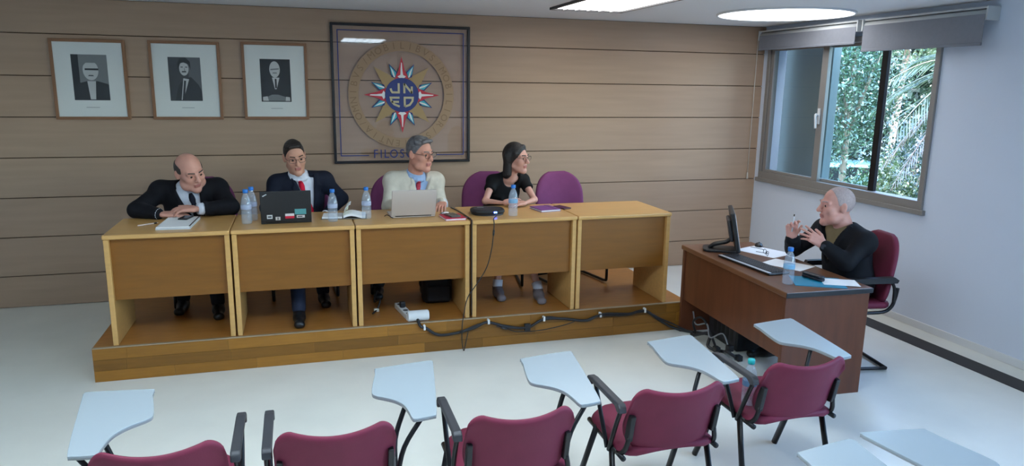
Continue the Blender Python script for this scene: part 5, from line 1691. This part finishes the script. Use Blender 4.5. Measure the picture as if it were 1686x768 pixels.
tree('leafy_tree', 2, (15.7, 13.9), (15.7, 13.9, 4.0), (3.4, 3.4, 5.6), 18000, .13, L2, 'dark tree outside, at the left of the window behind the leafy one', 'tree', .2, 'trees outside the window', 90, .25)
tree('leafy_tree', 3, (19.4, 15.6), (19.4, 15.6, 4.6), (3.8, 3.6, 6.4), 18000, .15, L2, 'dark tree outside, far behind the window mullion', 'tree', .22, 'trees outside the window', 90, .25)
tree('leafy_tree', 4, (20.2, 11.8), (20.2, 11.3, 4.6), (3.8, 3.6, 6.4), 18000, .15, L1, 'green tree outside, far behind the palm fronds', 'tree', .22, 'trees outside the window', 90, .25)
tree('leafy_tree', 5, (20.5, 6.5), (20.5, 6.5, 4.6), (3.8, 3.8, 6.4), 18000, .15, L2, 'dark tree outside, far right beyond the open window', 'tree', .22, 'trees outside the window', 90, .25)
tree('leafy_tree', 6, (12.2, 6.4), (12.3, 6.2, 4.4), (2.2, 2.0, 1.9), 15000, .06, L3, 'bright tree with pale slim trunk beside the window mullion', 'tree', .09, 'trees outside the window', 40, .3)
tree('garden_bush', 11, (7.25, 1.35), (7.2, 1.3, .25), (.50, .55, .72), 6500, .030, L3, 'bright bush below the open window, left of the palm trunk', 'bush', .04, 'bushes outside the window', 60, .2)
tree('garden_bush', 12, (7.7, .70), (7.7, .72, .15), (.5, .5, .65), 6000, .030, L1, 'green bush outside at the right end of the open window', 'bush', .04, 'bushes outside the window', 60, .2)
tree('garden_bush', 13, (9.5, 3.55), (9.5, 3.5, -.45), (.45, .4, .55), 5000, .030, L3, 'small bright bush in front of the parked car', 'bush', .04, 'bushes outside the window', 60, .2)
tree('garden_bush', 14, (8.3, 1.9), (8.3, 1.95, .55), (.5, .55, .9), 6000, .032, L2, 'dark bush outside behind the bright one, beside the mullion', 'bush', .04, 'bushes outside the window', 60, .2)
# palm
pb = np.array([7.3, -.02, GZ])
pm = empty('palm_tree', tuple(pb))
ptop = np.array([0.02, 0.05, 3.55])
tr = MB()
tp = crom([(0, 0, 0), (.06, 0, 1.2), (.03, .03, 2.4), tuple(ptop)], 8)
tr.tube(tp, [.17 + .018 * ((i * 3) % 2) for i in range(len(tp))], 14).build('trunk', M_bark, pm, smooth=False)
rs = np.random.RandomState(5)
def frond(az, el, L, droop, mt, width=.42):
    mb = MB()
    pts = []
    d0 = np.array([math.cos(az) * math.cos(el), math.sin(az) * math.cos(el), math.sin(el)])
    for i in range(13):
        t = i / 12
        pts.append(ptop + d0 * L * t + np.array([0, 0, -droop * t * t]))
    mb.tube([tuple(p) for p in pts], [.018 * (1 - .07 * i) for i in range(13)], 6)
    lat = unit(np.cross(d0, (0, 0, 1)))
    for i in range(2, 36):
        t = i / 36
        k = t * 12; j = min(11, int(k)); p = pts[j] + (pts[j + 1] - pts[j]) * (k - j)
        tang = unit(pts[j + 1] - pts[j])
        w = width * (math.sin(PI * min(1, t * .9 + .12)) ** .6)
        for s in (-1, 1):
            tip = p + (lat * s * .75 + tang * .75) * w + np.array([0, 0, -.16 * w - .10 * rs.uniform()])
            n = len(mb.v)
            mb.v += [tuple(p - tang * .016), tuple(p * .45 + tip * .55 + tang * .014), tuple(tip), tuple(p * .45 + tip * .55 - tang * .014)]
            mb.f.append((n, n + 3, n + 2, n + 1))
    mb.build('frond', mt, pm)
for k in range(22):
    az = k * 2.399
    frond(az, .95 - 1.15 * (k / 22), 1.15 + .2 * rs.uniform(), .55 + .5 * (k / 22), L4)
for k in range(14):
    frond(k * 2.399 + 1, -.35 - .6 * rs.uniform(), 1.0 + .3 * rs.uniform(), .75, L5, .26)
tag(pm, 'palm tree with drooping fronds outside the open window', 'palm tree')
# parked car (length along local x)
car = empty('parked_car', (13.0, 8.95, GZ), math.radians(-38))
M_car = mat('car_paint', S(150, 190, 200), .25, metal=.3, coat=.6)
M_cglass = mat('car_glass', S(20, 26, 30), .1, spec=.7)
prof = [(-2.05, .32), (-2.08, .62), (-1.98, .80), (-1.05, .92), (-.55, 1.34), (-.2, 1.42), (.75, 1.42), (1.25, 1.30), (1.75, .98), (2.02, .90), (2.06, .40), (1.95, .28)]
cs = MB()
for (yy, sh) in ((-.84, .0), (-.80, .0), (.80, .0), (.84, .0)):
    pass
NS_ = len(prof)
ysec = [-.86, -.80, 0, .80, .86]
ins = [.10, .0, .0, .0, .10]
for yy, s_ in zip(ysec, ins):
    for (x, z) in prof:
        taper = .16 * max(0, (z - .9) / .5)
        y_ = yy * (1 - taper)
        cs.v.append((x * (1 - s_ * .12), y_, .28 + (z - .28) * (1 - s_ * .25)))
for j in range(4):
    for i in range(NS_):
        i2 = (i + 1) % NS_
        cs.f.append((j * NS_ + i, j * NS_ + i2, (j + 1) * NS_ + i2, (j + 1) * NS_ + i))
cs.f.append(tuple(range(NS_))[::-1]); cs.f.append(tuple(4 * NS_ + i for i in range(NS_)))
smooth_by_angle(cs.build('car_body', M_car, car, bevel=.03), 50)
for s_ in (-1, 1):
    for poly in ([(-.86, .93), (-.50, 1.30), (.10, 1.36), (.10, .95)], [(.18, .95), (.18, 1.36), (.75, 1.36), (1.15, 1.25), (1.45, .98)]):
        y_ = s_ * .80
        MB().prism(poly, min(y_ * .96, y_ * 1.02), max(y_ * .96, y_ * 1.02), 'y').build('side_window', M_cglass, car)
MB().prism([(-.66, -1.02), (-.66, 1.02)][:0] or [(-.62, .94), (.62, .94), (.56, 1.30), (-.56, 1.30)], -.01, .02, 'x', Matrix.Translation((-.79, 0, 0)) @ Matrix.Translation((0, 0, 0)) @ Matrix.Rotation(0, 4, 'Y')).build('windscreen', M_cglass, car, rot=(0, 0, 0))
for (x, s_) in ((-1.3, -1), (-1.3, 1), (1.3, -1), (1.3, 1)):
    w_ = MB().tube([(x, s_ * .66, .31), (x, s_ * .86, .31)], .31, 24).build('wheel', M_black, car, bevel=.03)
    MB().tube([(x, s_ * .861, .31), (x, s_ * .875, .31)], .19, 16).build('hubcap', M_alu, w_)
tag(car, 'light blue car parked outside below the trees', 'car')
